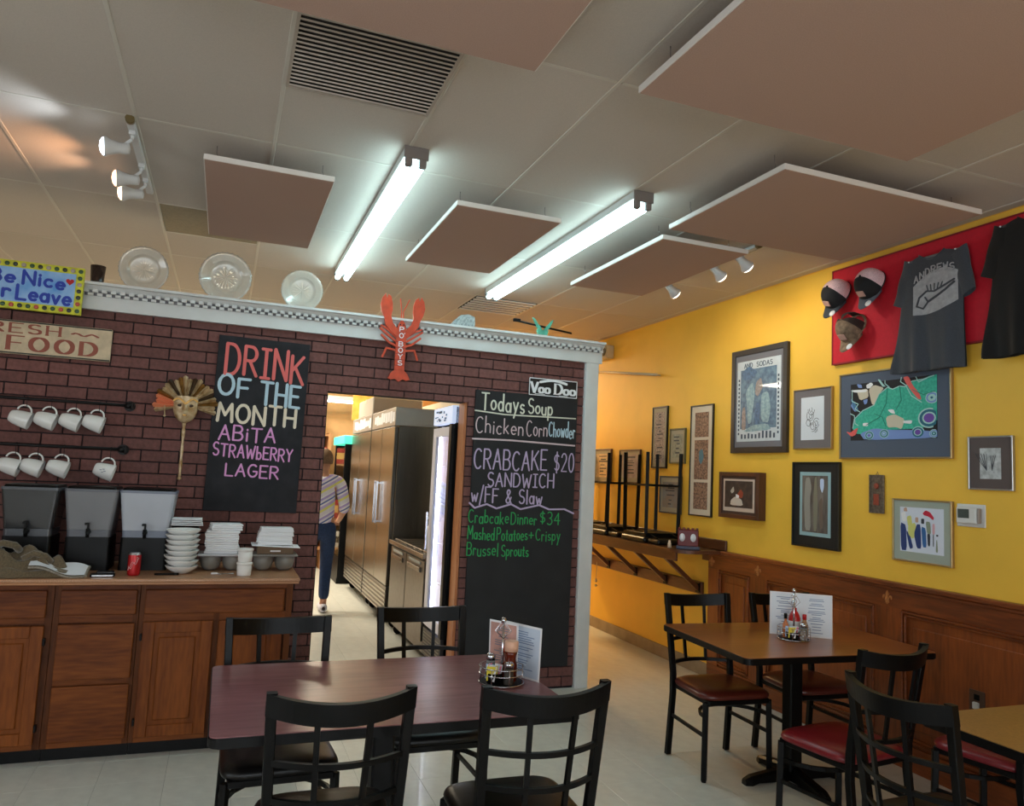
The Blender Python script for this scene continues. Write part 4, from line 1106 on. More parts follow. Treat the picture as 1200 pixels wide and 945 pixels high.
# ------------------------------------------------------------------ ornaments on top of the partition
GLASSP = mat('pressed clear glass', (236, 232, 222), .14, trans=.55, coat=.5)
def plate(cx, r, label, sq=False):
    t = thing('glass_plate', label, 'plate', (cx, 5.40, 2.6525), 0, 'clear glass plates on the ledge')
    mt = Matrix.Translation((0, 0, r+.006)) @ Matrix.Rotation(math.radians(96), 4, 'X')
    def pl(u, v):
        a = u*2*PI; rr, z = [(0, .0), (.5, 0), (.60, .002), (.66, .010), (.70, .012), (.90, .02), (1.0, .026)][round(v*6)]
        rad = rr*r*(1+(.018*math.cos(32*a) if v > .95 else 0)); zz = z+(.0018*math.cos(48*a) if v > .6 else 0)
        return mt @ Vector((rad*math.cos(a), rad*math.sin(a), zz))
    m = MB().grid(pl, 96, 6, True); me = m.build('dish', GLASSP, t)
    sol = me.modifiers.new('thickness', 'SOLIDIFY'); sol.thickness = .004
    for q in (.62, .97):
        MB().tube([mt @ Vector((q*r*math.cos(2*PI*k/48), q*r*math.sin(2*PI*k/48), (.006 if q < .9 else .024))) for k in range(48)], .003, 6, True).build('beaded_ring', GLASSP, t)
    if sq:
        m = MB(); 
        for x0, x1, z0, z1 in ((-.06, .06, -.07, -.065), (-.06, .06, .045, .05), (-.06, -.055, -.07, .05), (.055, .06, -.07, .05)):
            m.box(x0, x1, -.006, .0, z0, z1, 0, Matrix.Translation((0, -.004, r+.006)))
        for x in (-.04, 0, .04): m.lathe([(0, 0), (.012, 0), (.01, .004)], 12, Matrix.Translation((x, -.004, r+.072)) @ Matrix.Rotation(PI/2, 4, 'X'))
        m.build('pressed_design', GLASSP, t)
    MB().bar((-.05, -.03, .003), (-.05, .05, .003), .006).bar((.05, -.03, .003), (.05, .05, .003), .006).bar((-.05, .045, .003), (-.05, .03, .10), .006).bar((.05, .045, .003), (.05, .03, .10), .006).build('plate_stand', CHROME, t)
plate(-.585, .150, 'clear glass plate standing on the partition ledge, leftmost of three')
plate(-.085, .168, 'largest clear glass plate on the ledge, with a square pressed design', True)
plate(.42, .142, 'clear glass plate on the ledge, nearest the lobster')
t = thing('tumbler', 'dark brown tumbler standing on the ledge behind the painted sign', 'cup', (-.845, 5.37, 2.6525))
MB().lathe([(.034, 0), (.036, .005), (.045, .135), (.042, .135), (.033, .012), (0, .010)], 20, cap=False).build('tumbler_body', mat('dark brown glass', (48, 34, 30), .2), t)
t = thing('fish_ornament', 'grey patterned shell shaped ornament on the ledge right of the lobster', 'ornament', (1.60, 5.40, 2.6525))
FISH = mat('mottled grey stone', (150, 156, 156), .6, 0, 60, .4)
m = MB().prism([(-.12, 0), (.09, 0), (.105, .05), (.10, .11), (.05, .128), (-.01, .115), (-.06, .07)], -.012, .012); m.build('shell', FISH, t)
m = MB()
for k in range(6): nib_stroke(m, [(-.09+.03*k, .006), (-.03+.024*k, .10)], .003, .003, -.0135, -.012, True)
m.build('shell_ridge', flat('pale ridge', (186, 190, 188)), t)
t = thing('dragonfly_ornament', 'teal metal winged ornament on a long dark rod at the ledge end', 'ornament', (2.26, 5.38, 2.6525))
TEAL = mat('teal enamel', (96, 178, 156), .35, .3, 20, .3)
MB().cyl((-.24, 0, .125), (.25, 0, .075), .008, n=10).build('dark_rod', BLACK, t)
MB().box(-.25, -.19, -.012, .012, .115, .14, .004).build('rod_scroll', BLACK, t)
m = MB().prism([(-.035, .02), (.035, .02), (.045, .07), (.02, .085), (0, .07), (-.03, .09), (-.05, .07)], -.012, .012); m.build('ornament_body', TEAL, t)
for s in (-1, 1):
    P = [(s*.02, .06), (s*.06, .10), (s*.09, .165), (s*.07, .155), (s*.035, .11), (s*.01, .085)]
    MB().prism(P if s < 0 else P[::-1], -.008, .008).build('wing', TEAL, t)
MB().cyl((0, 0, 0), (0, 0, .03), .02, n=12).build('foot', TEAL, t)
# air grille above it
t = thing('ceiling_diffuser', 'small slotted supply diffuser in the ceiling beyond the partition end', 'vent', (2.24, 6.45, HC-.004))
m = MB()
for k in range(7): m.box(-.28, .28, -.27+.085*k, -.24+.085*k, -.01, .0)
m.build('louver', WHITE, t); MB().box(-.29, .29, -.29, .29, 0, .003).build('backing', VENTD, t)

# ------------------------------------------------------------------ pictures on the yellow wall (local x runs towards the viewer's right)
RZ = -PI/2
def wall_thing(name, label, cat, Y, z, group=None, x=XR-.0005): return thing(name, label, cat, (x, Y, z), RZ, group)
def picture(label, y0, y1, z0, z1, fw_, fm, mats, depth=.022, name='framed_picture', group='framed pictures on the yellow wall'):
    """y0 > y1: left and right edge; mats = list of (inset left/right, inset top, inset bottom, material, name)"""
    w = y0-y1; h = z1-z0
    t = wall_thing(name, label, 'picture', (y0+y1)/2, (z0+z1)/2, group)
    m = MB(); d = -depth
    m.box(-w/2, -w/2+fw_, d, 0, -h/2, h/2, .002).box(w/2-fw_, w/2, d, 0, -h/2, h/2, .002)
    m.box(-w/2+fw_, w/2-fw_, d, 0, h/2-fw_, h/2, .002).box(-w/2+fw_, w/2-fw_, d, 0, -h/2, -h/2+fw_, .002)
    m.build('frame', fm, t)
    y = d+.010
    for k, (ix, it, ib, mm, nm) in enumerate(mats):
        MB().box(-w/2+ix, w/2-ix, y-.0015, y, -h/2+ib, h/2-it).build(nm, mm, t); y -= .0016
    return t, w, h, y
GFRM = mat('charcoal frame', (46, 42, 42), .4); BFRM = mat('black frame', (16, 16, 17), .35); SFRM = mat('silver gilt frame', (176, 150, 104), .3, .6)
GMAT = flat('grey matboard', (112, 112, 120), .85); BGMAT = flat('slate blue matboard', (84, 94, 112), .85); PMAT = flat('pale matboard', (206, 212, 222), .8)
PN = [0]
def poly(t, pts, m, y, name='art_shape', th=.0006):
    """pts wound any way, in local x,z"""
    if len(pts) < 15:
        for _ in range(1):
            q_ = []
            for p, q in zip(pts, pts[1:]+pts[:1]): q_ += [(p[0]*.84+q[0]*.16, p[1]*.84+q[1]*.16), (p[0]*.16+q[0]*.84, p[1]*.16+q[1]*.84)]
            pts = q_
    a = sum(p[0]*q[1]-q[0]*p[1] for p, q in zip(pts, pts[1:]+pts[:1]))
    if a > 0: pts = pts[::-1]
    PN[0] = (PN[0]+1) % 25; th += PN[0]*.00003
    return MB().prism(pts, y-th, y).build(name, m, t)
# big blue poster with lettered border
BLUEA = mat('mottled blue print', (110, 146, 170), .5, 0, 26, .5, c2=(56, 86, 120), detail=9, coat=1)
t, w, h, y = picture('large charcoal framed poster with a blue scene and lettered white border', 5.07, 4.42, 1.84, 2.665, .045, GFRM,
    [(.045, .045, .045, GMAT, 'matboard'), (.07, .095, .09, mat('poster paper', (196, 208, 218), .5, 0, 20, .06, coat=1), 'poster'), (.115, .165, .19, BLUEA, 'printed_scene')], .03)
PB = mat('pale blue figure', (160, 190, 198), .5, 0, 40, .3, c2=(104, 140, 160), coat=1); DB = mat('deep blue figure', (72, 108, 146), .5, 0, 40, .4, coat=1); TN = mat('dull rose figure', (146, 138, 138), .5, 0, 40, .3, coat=1)
for P, m_ in (([(-.13, .06), (-.06, .13), (-.03, .06), (-.05, -.08), (-.07, -.16), (-.10, -.16), (-.11, -.04)], PB), ([(-.02, .12), (.03, .15), (.05, .08), (.0, .02), (-.03, .04)], TN),
              ([(.04, .04), (.10, .05), (.13, -.05), (.11, -.16), (.04, -.15), (.03, -.05)], PB), ([(-.17, .2), (-.1, .24), (.0, .19), (-.06, .15), (-.15, .14)], DB),
              ([(-.16, -.05), (-.13, -.04), (-.12, -.2), (-.17, -.2)], TN), ([(-.02, -.02), (.02, -.02), (.02, -.2), (-.04, -.2)], DB), ([(-.05, -.17), (.1, -.165), (.14, -.21), (-.16, -.215)], PB)):
    poly(t, [(a*1.15, b*1.15) for a, b in P], m_, y)
m = MB(); R = random.Random(4)
lettering(m, 'AND', -.17, -.07, .262, .035, .006, y=y+.0016); lettering(m, 'SODAS', -.02, .16, .262, .035, .006, y=y+.0016)
for k in range(14):
    m.box(.222, .238, y+.0006, y+.0016, .16-.033*k, .178-.033*k); m.box(-.238, -.222, y+.0006, y+.0016, .16-.033*k, .178-.033*k)
for k in range(10): m.box(-.2+.042*k, -.18+.042*k, y+.0006, y+.0016, -.30, -.30+R.uniform(.03, .06))
m.build('printed_lettering', flat('dark blue print', (60, 76, 96)), t)
# small charcoal sketch
t, w, h, y = picture('small silver framed pen sketch on white paper with grey mat', 4.36, 3.99, 1.86, 2.29, .008, SFRM,
    [(.008, .008, .008, flat('warm grey matboard', (112, 106, 108), .85), 'matboard'), (.075, .062, .065, flat('white sketch paper', (214, 220, 230)), 'drawing_paper')])
INKD = flat('sketch ink', (70, 72, 80))
m = MB(); R = random.Random(9)
for k in range(26):
    cx_, cz_, rr_ = [(-.01, .065, .02), (-.015, .02, .03), (-.035, -.03, .028), (.04, -.035, .026), (.005, -.055, .03), (.03, -.09, .012)][k % 6]
    a = R.uniform(0, 6.28); r = 1.5*rr_*R.uniform(.3, 1.1); L = R.uniform(1.2, 3.5)
    nib_stroke(m, [(cx_+r*math.cos(a+L*i/7), cz_+1.25*r*math.sin(a+L*i/7)) for i in range(8)], .0032, .0032, y-.0005, y, True)
m.build('ink_sketch', INKD, t)
# wide green and black art print
t, w, h, y = picture('wide gilt framed print of a teal green scaled shape with swirls on slate mat', 3.92, 3.085, 1.79, 2.355, .010, SFRM,
    [(.01, .01, .01, BGMAT, 'matboard'), (.095, .075, .12, flat('black print ground', (24, 22, 28)), 'print_ground')], .024)
AW, AH = w-.19, h-.195; az = (-.12+.075)/-2-.0  # print centre offset
def A(u, v): return (-w/2+.095+u*AW, h/2-.075-v*AH)
TG = mat('teal green scales', (70, 196, 168), .7, 0, 70, .28, c2=(40, 160, 138)); TG2 = flat('sea green', (96, 186, 150)); LB = flat('swirl blue', (120, 148, 208)); DT = flat('deep teal swirl', (34, 104, 128)); VI = flat('violet', (112, 76, 170)); BE = flat('pale beige robe', (206, 196, 176)); OR = flat('coral red', (226, 96, 92)); LG = flat('pale aqua line', (168, 208, 206)); WH = flat('white figure', (232, 232, 236))
def art(pts, m_, dy=0): poly(t, [A(u, v) for u, v in pts], m_, y-dy)
art([(.03, .8), (.05, .62), (.16, .48), (.30, .40), (.36, .22), (.46, .12), (.52, .16), (.6, .12), (.66, .14), (.74, .06), (.86, .05), (.92, .01), (1, .0), (1, .72), (.84, .84), (.4, .84), (.18, .9), (.08, .88)], TG)
art([(.30, .40), (.27, .38), (.23, .12), (.30, .05), (.42, .12), (.36, .22)], BE, .0008); art([(.08, .12), (.22, .1), (.23, .26), (.12, .3)], BE, .0008)
art([(.0, .11), (.05, .1), (.22, .12), (.2, .16), (.06, .15)], WH, .0012); art([(.2, .04), (.26, .0), (.29, .04), (.25, .1), (.21, .1)], WH, .0012)
art([(.44, .62), (.54, .58), (.66, .68), (.62, .84), (.56, .8), (.46, .8)], BE, .0008); art([(.64, .7), (.74, .7), (.73, .76), (.64, .74)], WH, .0012); art([(.46, .5), (.53, .5), (.55, .58), (.5, .56)], WH, .0012); art([(.16, .7), (.23, .7), (.22, .76), (.16, .75)], WH, .0012)
art([(.64, -.02), (.7, -.03), (.74, .12), (.82, .28), (.84, .38), (.80, .36), (.72, .2), (.67, .08)], OR, .0012)
art([(-.06, .83), (.0, .86), (.06, .8), (.1, .78), (.07, .9), (.01, .93)], OR, .0012)
art([(.12, .88), (.3, .8), (.48, .84), (.75, .86), (1, .9), (1, 1), (.18, 1)], LB, .0006)
def swirl(u, v, r, m1, m2, m3):
    for k, (q, mm) in enumerate(((1, LG), (.86, m1), (.6, LG), (.46, m2), (.2, m3))):
        art([(u+q*r*math.cos(a), v+1.35*q*r*math.sin(a)) for a in [2*PI*i/16 for i in range(16)] if u+q*r*math.cos(a) <= 1.001 and v+1.35*q*r*math.sin(a) <= 1.001], mm, .001+.0006*k)
swirl(.92, .68, .12, DT, VI, VI); swirl(.80, .9, .07, DT, VI, VI); swirl(.95, .36, .07, LB, LG, DT); swirl(.24, .92, .055, DT, LB, VI); swirl(.42, .9, .055, DT, LB, LG); swirl(.97, .93, .05, LB, DT, LG)
def artline(P, w_, m_, dy=.0012):
    mb_ = MB(); nib_stroke(mb_, [A(u, v) for u, v in P], w_, w_, y-dy-.0006, y-dy, True); mb_.build('art_outline', m_, t)
for P in ([(.03, .78), (.05, .62), (.16, .48), (.30, .40), (.36, .22), (.46, .12), (.52, .16), (.60, .12), (.66, .14), (.74, .06), (.86, .05), (.97, .01)], [(.0, .52), (.05, .56), (.06, .70), (.10, .74)],
          [(.43, .0), (.43, .05), (.48, .12)], [(.62, -.02), (.61, .05), (.67, .12), (.73, .30), (.84, .42)], [(.78, .0), (.81, .09), (.9, .04)], [(.02, .1), (.02, .3), (.10, .36), (.06, .44), (.12, .5)]): artline(P, .006, LG)
for P in ([(.46, .12), (.44, .4), (.36, .62), (.2, .74)], [(.60, .12), (.62, .36), (.56, .5)], [(.74, .2), (.86, .3), (.98, .26)], [(.3, .55), (.4, .62), (.44, .78)]): artline(P, .004, flat('dark scale line', (30, 120, 104)))
art([(.03, .3), (.08, .42), (.06, .5), (.0, .38)], LB, .0008); art([(.16, .3), (.22, .28), (.21, .36), (.18, .38)], LB, .0008); art([(.08, .0), (.14, .02), (.15, .08), (.1, .07)], LB, .0008)
art([(.34, -.04), (.37, -.03), (.41, .06), (.44, .1), (.40, .1)], LG, .0008); art([(.0, .25), (.04, .3), (.1, .44), (.08, .5), (.03, .4)], flat('steel blue wave', (70, 120, 160)), .0009)
# black framed figure
FIG = mat('mottled grey brown drawing', (128, 118, 112), .8, 0, 14, .5, c2=(66, 58, 54), stretch=(1.6, 1, .35), detail=8)
t, w, h, y = picture('wide black bordered picture of a tall grey figure with pale blue edge', 4.355, 3.915, 1.18, 1.77, .012, BFRM,
    [(.012, .012, .012, flat('black matboard', (15, 15, 17)), 'matboard'), (.075, .07, .08, flat('pale blue inner mat', (150, 182, 190)), 'inner_mat'), (.10, .095, .105, FIG, 'drawing')], .03)
LGR = flat('pale grey figure', (150, 146, 138)); 
poly(t, [(-.09, .18), (-.05, .19), (-.03, .12), (-.045, .04), (-.035, -.18), (-.09, -.18), (-.1, .0)], LGR, y); poly(t, [(.0, .19), (.02, .19), (.03, -.02), (.02, -.18), (-.01, -.18), (-.012, .05)], flat('olive grey', (128, 124, 106)), y)
poly(t, [(.05, .18), (.085, .18), (.085, .12), (.07, .08), (.05, .12)], flat('bright glimmer', (200, 214, 244)), y)
poly(t, [(.04, .02), (.07, .06), (.08, -.15), (.05, -.17)], flat('brown grey', (108, 92, 82)), y)
# umbrella parade watercolour
t, w, h, y = picture('gilt framed watercolour of street musicians with a red umbrella', 3.495, 3.09, 1.18, 1.55, .010, SFRM,
    [(.01, .01, .01, flat('grey green mat', (164, 172, 160), .85), 'matboard'), (.055, .048, .06, flat('watercolour paper', (214, 220, 234)), 'watercolour_paper')])
NV = flat('navy wash', (36, 60, 120)); BL2 = flat('blue wash', (50, 100, 160)); YW = flat('yellow wash', (206, 206, 120)); SK = flat('tan wash', (196, 160, 140)); RD = flat('umbrella red', (196, 30, 60)); BK2 = flat('soft black wash', (50, 50, 62)); GW = flat('grey green wash', (140, 150, 130))
for P, m_ in (([(-.145, .045), (-.105, .03), (-.10, -.12), (-.14, -.12)], NV), ([(-.105, .0), (-.08, -.02), (-.055, -.10), (-.08, -.11)], NV), ([(-.14, .10), (-.11, .11), (-.1, .05), (-.13, .05)], PAPER), ([(-.1, .08), (-.07, .09), (-.06, .03), (-.09, .02)], YW),
              ([(-.09, .03), (-.04, .05), (-.03, -.02), (-.06, -.05), (-.09, -.02)], YW), ([(-.03, .04), (-.005, .04), (0, -.1), (-.03, -.1), (-.05, -.02)], NV), ([(.0, .03), (.03, .02), (.035, -.09), (.01, -.09)], BL2),
              ([(-.04, .08), (-.02, .08), (-.02, .05), (-.04, .05)], SK), ([(.0, .075), (.02, .075), (.02, .045), (.0, .045)], BK2), ([(.03, .06), (.06, .06), (.065, -.01), (.04, -.01)], GW), ([(.04, -.01), (.06, -.01), (.058, -.08), (.045, -.08)], BK2),
              ([(.01, .105), (.03, .125), (.06, .115), (.085, .085), (.08, .07), (.05, .09), (.02, .095)], RD), ([(.075, .05), (.09, .05), (.09, -.01), (.075, -.01)], flat('pink wash', (220, 170, 180))), ([(.078, -.01), (.083, -.01), (.083, -.08), (.078, -.08)], BK2), ([(.10, -.01), (.112, -.01), (.112, -.02), (.10, -.02)], BK2), ([(-.12, .13), (-.1, .135), (-.095, .11), (-.12, .11)], SK), ([(.1, -.04), (.105, -.04), (.11, -.11), (.095, -.11)], GW)):
    poly(t, P, m_, y)
# small tree etching
t, w, h, y = picture('small silver framed grey tree etching above the thermostat', 2.99, 2.735, 1.62, 1.91, .009, mat('silver frame', (176, 176, 176), .3, .8),
    [(.009, .009, .009, flat('brown grey mat', (96, 84, 82), .85), 'matboard'), (.068, .065, .06, mat('etching', (188, 192, 194), .8, 0, 40, .3), 'etching_paper')])
m = MB()
for a in range(9): nib_stroke(m, [(-.02, -.04), (-.02+.008*(a-4), .0), (-.02+.016*(a-4), .05)] if a < 5 else [(.01, -.04), (.01+.01*(a-6), .04)], .003, .003, y-.0005, y, True)
m.build('etched_branches', INKD, t)
# narrow tin plaque
t = wall_thing('tin_plaque', 'narrow ornate pewter plaque hanging left of the street musicians picture', 'plaque', 3.62, 1.57)
PEW = mat('pewter relief', (120, 108, 96), .4, .6, 60, .45, bump=.8)
MB().box(-.055, .055, -.012, 0, -.12, .12, .003).build('plaque_plate', PEW, t)
MB().box(-.055, -.045, -.016, -.012, -.12, .12).box(.045, .055, -.016, -.012, -.12, .12).box(-.045, .045, -.016, -.012, .11, .12).box(-.045, .045, -.016, -.012, -.12, -.11).build('raised_border', PEW, t)
MB().box(-.022, .022, -.016, -.012, -.07, .0, .003).lathe([(0, 0), (.02, 0), (.015, .006)], 12, Matrix.Translation((0, -.012, .05)) @ Matrix.Rotation(PI/2, 4, 'X')).build('red_relief', mat('rusty red relief', (150, 66, 46), .5, 0, 60, .3), t)
MB().tube([(-.01, -.004, .12), (0, -.004, .14), (.01, -.004, .12)], .0016, 6).build('hanging_loop', CHROME, t)
# thermostat
t = wall_thing('thermostat', 'white wall thermostat with dark display beside the framed watercolour', 'thermostat', 2.985, 1.478)
WP = mat('white plastic', (218, 218, 216), .4)
MB().box(-.085, .085, -.006, 0, -.062, .062, .003).build('wall_plate', WP, t)
MB().box(-.068, .055, -.036, -.0062, -.045, .045, .008, None, 2).build('thermostat_body', WP, t)
MB().box(-.056, .012, -.0372, -.036, -.015, .034, .001).build('display', mat('lcd grey', (72, 82, 80), .3), t)
MB().box(.052, .066, -.034, -.0062, -.040, .040, .004).build('side_cover', mat('grey plastic', (150, 140, 134), .5), t)
# shadow box
DWD = wood('dark red box frame', (58, 30, 24), (92, 50, 38), .4, 'z', 8)
t, w, h, y = picture('deep dark wooden shadow box with a small scene, above the wainscot corner', 5.155, 4.665, 1.325, 1.688, .032, DWD,
    [(.032, .032, .032, flat('box liner', (70, 48, 40)), 'liner'), (.055, .055, .055, flat('off white card', (204, 184, 170)), 'mount_card'), (.075, .07, .085, mat('dark scene', (66, 50, 44), .8, 0, 20, .4), 'scene')], .07)
t.location.x = XR-.0005
for P, m_ in (([(-.1, -.08), (.06, -.08), (.04, -.03), (-.04, -.01), (-.09, -.04)], flat('pale road', (204, 190, 180))), ([(-.02, .0), (.03, .05), (.06, .02), (.05, -.02), (.0, -.02)], flat('brick house red', (150, 62, 40))), ([(-.1, .03), (-.06, .07), (-.05, .03), (-.08, .01)], flat('pale foliage', (180, 170, 160))), ([(-.03, -.02), (.01, -.02), (.01, .0), (-.03, .01)], PAPER)):
    poly(t, P, m_, y)
# tall three window strip
COL = mat('speckled brown collage', (186, 146, 120), .8, 0, 60, .5, c2=(78, 60, 56), detail=9)
t, w, h, y = picture('tall narrow frame with three collage windows one above the other', 5.655, 5.325, 1.305, 2.265, .012, BFRM, [(.012, .012, .012, flat('ivory mat', (218, 206, 188), .8), 'matboard')], .02)
for k, (a, b) in enumerate(((.20, .415), (-.165, .175), (-.42, -.19))): MB().box(-.10, .10, y-.001, y, a, b).build('collage_panel', COL, t)
poly(t, [(-.03, .08), (.02, .1), (.04, .02), (.0, -.04), (-.03, .0)], flat('blue collage patch', (84, 128, 150)), y-.0012)
def small(label, y0, y1, z0, z1, art_m, fm=BFRM, fw_=.014, extra=None):
    t, w, h, y = picture(label, y0, y1, z0, z1, fw_, fm, [(fw_, fw_, fw_, flat('mat tone', (176, 168, 146), .8), 'matboard'), (fw_+.035, fw_+.04, fw_+.04, art_m, 'printed_page')])
    m = MB(); R = random.Random(int(y0*100)); zz = h/2-fw_-.07
    while zz > -h/2+fw_+.06:
        L = R.uniform(.2, .8)*(w/2-fw_-.05); cx = R.uniform(-.02, .02); m.box(cx-L, cx+L, y-.0006, y, zz, zz+R.uniform(.006, .014)); zz -= R.uniform(.02, .045)
    m.build('printed_lines', extra or INKD, t)
small('tall narrow framed page with dark blue figures, left of the three window strip', 6.29, 6.03, 1.71, 2.295, mat('buff page', (206, 190, 180), .8, 0, 60, .3, c2=(120, 106, 104), detail=9))
small('small olive framed page between the two tall narrow frames', 5.98, 5.73, 1.755, 2.075, mat('olive page', (160, 160, 142), .8, 0, 40, .3), mat('olive frame', (104, 98, 62), .5))
small('small grey framed landscape partly behind the upturned stool legs', 6.13, 5.78, 1.30, 1.64, mat('grey and brown scene', (150, 130, 110), .8, 0, 9, .4, c2=(140, 150, 155)), mat('grey frame', (90, 84, 80), .5))
small('framed cream page behind the upturned stools, farthest on the wall', 7.49, 7.10, 1.55, 1.91, mat('cream page', (216, 190, 150), .8, 0, 30, .2), DWD)
small('framed mauve grey page behind the middle upturned stool', 6.92, 6.50, 1.555, 1.895, mat('mauve page', (150, 126, 130), .8, 0, 9, .5, c2=(196, 186, 176)), DWD)

# ------------------------------------------------------------------ red display board, caps and shirts
REDB = mat('bright red felt board', (200, 14, 40), .75, 0, 60, .06)
t = wall_thing('display_board', 'bright red display board high on the yellow wall behind caps and shirts', 'board', 2.90, 2.74)
MB().box(-1.08, 1.08, -.025, 0, -.305, .34, .003).build('panel', REDB, t)
MB().box(-1.085, -1.075, -.028, 0, -.31, .345).box(-1.085, 1.085, -.028, 0, -.312, -.302).box(-1.085, 1.085, -.028, 0, .335, .345).build('edge_band', mat('dark red edge', (140, 10, 28), .7), t)
def cap(label, Y, z, front, mesh, brim, rz=0, roll=0, open_back=False):
    t = wall_thing('trucker_cap', label, 'cap', Y, z, 'caps on the red board', XR-.055)
    # local: crown axis points out of the wall (-y) and a little up, brim hangs down
    M0 = Matrix.Rotation(roll, 4, 'Y') @ Matrix.Rotation(math.radians(66), 4, 'X')
    r = .098
    def crown(f0, f1):
        def fn(u, v):
            a = 2*PI*(f0+(f1-f0)*u); b = v*PI/2; rr = math.cos(b)**.75; zz = math.sin(b)
            return M0 @ Vector((r*.92*rr*math.cos(a), r*1.08*rr*math.sin(a), .02+.115*zz))
        return fn
    # front faces local -y before tilting (downwards once hung)
    m = MB(); m.grid(crown(.53, .97), 20, 10); m.build('front_panel', front, t)
    if not open_back:
        m = MB(); m.grid(crown(-.03, .53), 20, 10); m.build('mesh_back', mesh, t)
    else:
        m = MB()
        for a0, a1 in ((-.03, .06), (.44, .53), (.17, .33)): m.grid(crown(a0, a1), 6, 10)
        m.build('mesh_back', mesh, t)
        m = MB(); m.tube([M0 @ Vector((r*.92*math.cos(a), r*1.08*math.sin(a), .02)) for a in [PI*k/12 for k in range(13)]], .008, 6); m.build('strap', front, t)
    m = MB(); m.tube([M0 @ Vector((r*.92*math.cos(a), r*1.08*math.sin(a), .02)) for a in [2*PI*k/28 for k in range(28)]], .0045, 6, True); m.build('sweatband', front, t)
    def br(u, v):
        a = PI+PI*(.08+.84*u); rr = 1+.72*v*math.sin(PI*(.08+.84*u))**.6
        return M0 @ Vector((r*.92*math.cos(a)*(1 if v < .01 else 1-.10*v), r*1.06*math.sin(a)*rr, .02-.030*v*(abs(math.cos(a))**2)+.004))
    m = MB(); m.grid(br, 16, 6); o = m.build('brim', brim, t)
    s = o.modifiers.new('thickness', 'SOLIDIFY'); s.thickness = .004
    MB().lathe([(.008, 0), (.006, .005), (0, .006)], 10, M0 @ Matrix.Translation((0, 0, .135))).build('top_button', front, t)
    MB().box(-.028, .028, -.003, .002, -.021, .021, .001, M0 @ Matrix.Translation((.005, -r*.98, .075)) @ Matrix.Rotation(-.35, 4, 'X')).build('patch', mat('patch', (190, 150, 140), .8), t)
    MB().lathe([(.0, 0), (.022, 0), (.022, .002), (0, .002)], 16, M0 @ Matrix.Translation((.045, -r*1.42, .026))).build('sticker', PAPER, t)
    return t
MESHP = mat('pink white cap mesh', (232, 196, 200), .9, 0, 200, .25); CAPB = mat('black cap cloth', (24, 24, 28), .85); CAPG = mat('slate grey brim', (88, 94, 106), .85); CAPT = mat('taupe camouflage', (130, 108, 88), .9, 0, 40, .4); MESHW = mat('dark brown cap mesh', (52, 38, 34), .9)
cap('black fronted trucker cap with white and pink mesh, upper left on the red board', 3.885, 2.88, CAPB, MESHP, mat('dark slate brim', (54, 60, 68), .85), roll=.25)
cap('black fronted trucker cap with pink mesh nearest the grey shirt', 3.60, 2.885, CAPB, MESHP, CAPG, roll=.12)
cap('taupe trucker cap with open strapped back, below the other two', 3.755, 2.63, CAPT, MESHW, CAPT, roll=.1, open_back=True)

def shirt(label, Ym, ztop, cloth, xl0=-.135, xl1=-.235, xr=.235, hem=-.70, seed=1):
    """hangs by two pins; the left side turns away towards the hem, as the photograph shows"""
    t = wall_thing('t_shirt', label, 't-shirt', Ym, ztop, 'shirts on the red board', XR-.028)
    R = random.Random(seed); ph = R.uniform(0, 6)
    def wave(x, z): k = min(1, max(0, -z-.25)*2.4); return k*(.015*math.sin(34*x+ph+1.5*z)+.008*math.sin(61*x+ph*2+3*z))
    def edges(v): return xl0+(xl1-xl0)*min(1, v*1.05), xr+.005*v
    def surf(u, z, v, sgn):
        a, b = edges(v); x = a+(b-a)*u
        bulge = math.sqrt(max(0, 1-(2*u-1)**4))
        y = -.034-sgn*.020*bulge+wave(x, z)-(.012*v if sgn > 0 else 0)
        return Vector((x, min(y, -.004), z))
    def body(sgn):
        def fn(u, v):
            z = v*hem
            if v < .001:
                d = abs(2*u-1); z = -.045*d*d-(.035*max(0, 1-(d/.42)**2) if sgn > 0 else .008)
            return surf(u, z, v, sgn)
        return fn
    m = MB(); m.grid(body(1), 44, 30); m.grid(body(-1), 44, 10); m.build('body_cloth', cloth, t)
    for s_, x0, x1, w0, w1 in ((-1, xl0+.035, xl0-.050, .055, .052), (1, xr-.03, xr+.030, .050, .040)):
        def sleeve(u, v):
            a = 2*PI*u; L = .255*v
            cx = x0+(x1-x0)*v; w = w0+(w1-w0)*v
            return Vector((cx+w*math.cos(a), -.032-.022*math.sin(a)+.003*math.sin(11*v+2*a), -.035-L+s_*.03*math.cos(a)*(1-.3*v)))
        m = MB(); m.grid(sleeve, 28, 10, True); m.build('sleeve', cloth, t)
    xm = (xl0+xr)/2
    m = MB(); m.tube([(xm-.085+.17*k/12, -.058, -.006-.040*math.sin(PI*k/12)) for k in range(13)], .004, 6); m.build('collar', cloth, t)
    for x in (xl0+.03, xr-.03): MB().lathe([(0, 0), (.005, .001), (.004, .006), (0, .008)], 10, Matrix.Translation((x, -.056, -.03)) @ Matrix.Rotation(PI/2, 4, 'X')).build('push_pin', PAPER, t)
    return t, surf, edges
CHAR = mat('charcoal jersey', (62, 66, 74), .95, 0, 150, .12, sheen=.3); BLKJ = mat('black jersey', (12, 12, 13), .95, 0, 150, .12, sheen=.15)
t, surf, edg = shirt('charcoal t-shirt with pale grey oval print hanging on the red board', 3.205, 3.0, CHAR, seed=3)
PRT = mat('pale grey screen print', (166, 166, 170), .9, 0, 40, .16)
def cloth_y(x, z):
    v = z/-.70; a, b = edg(v); return surf(min(1, max(0, (x-a)/(b-a))), z, v, 1).y
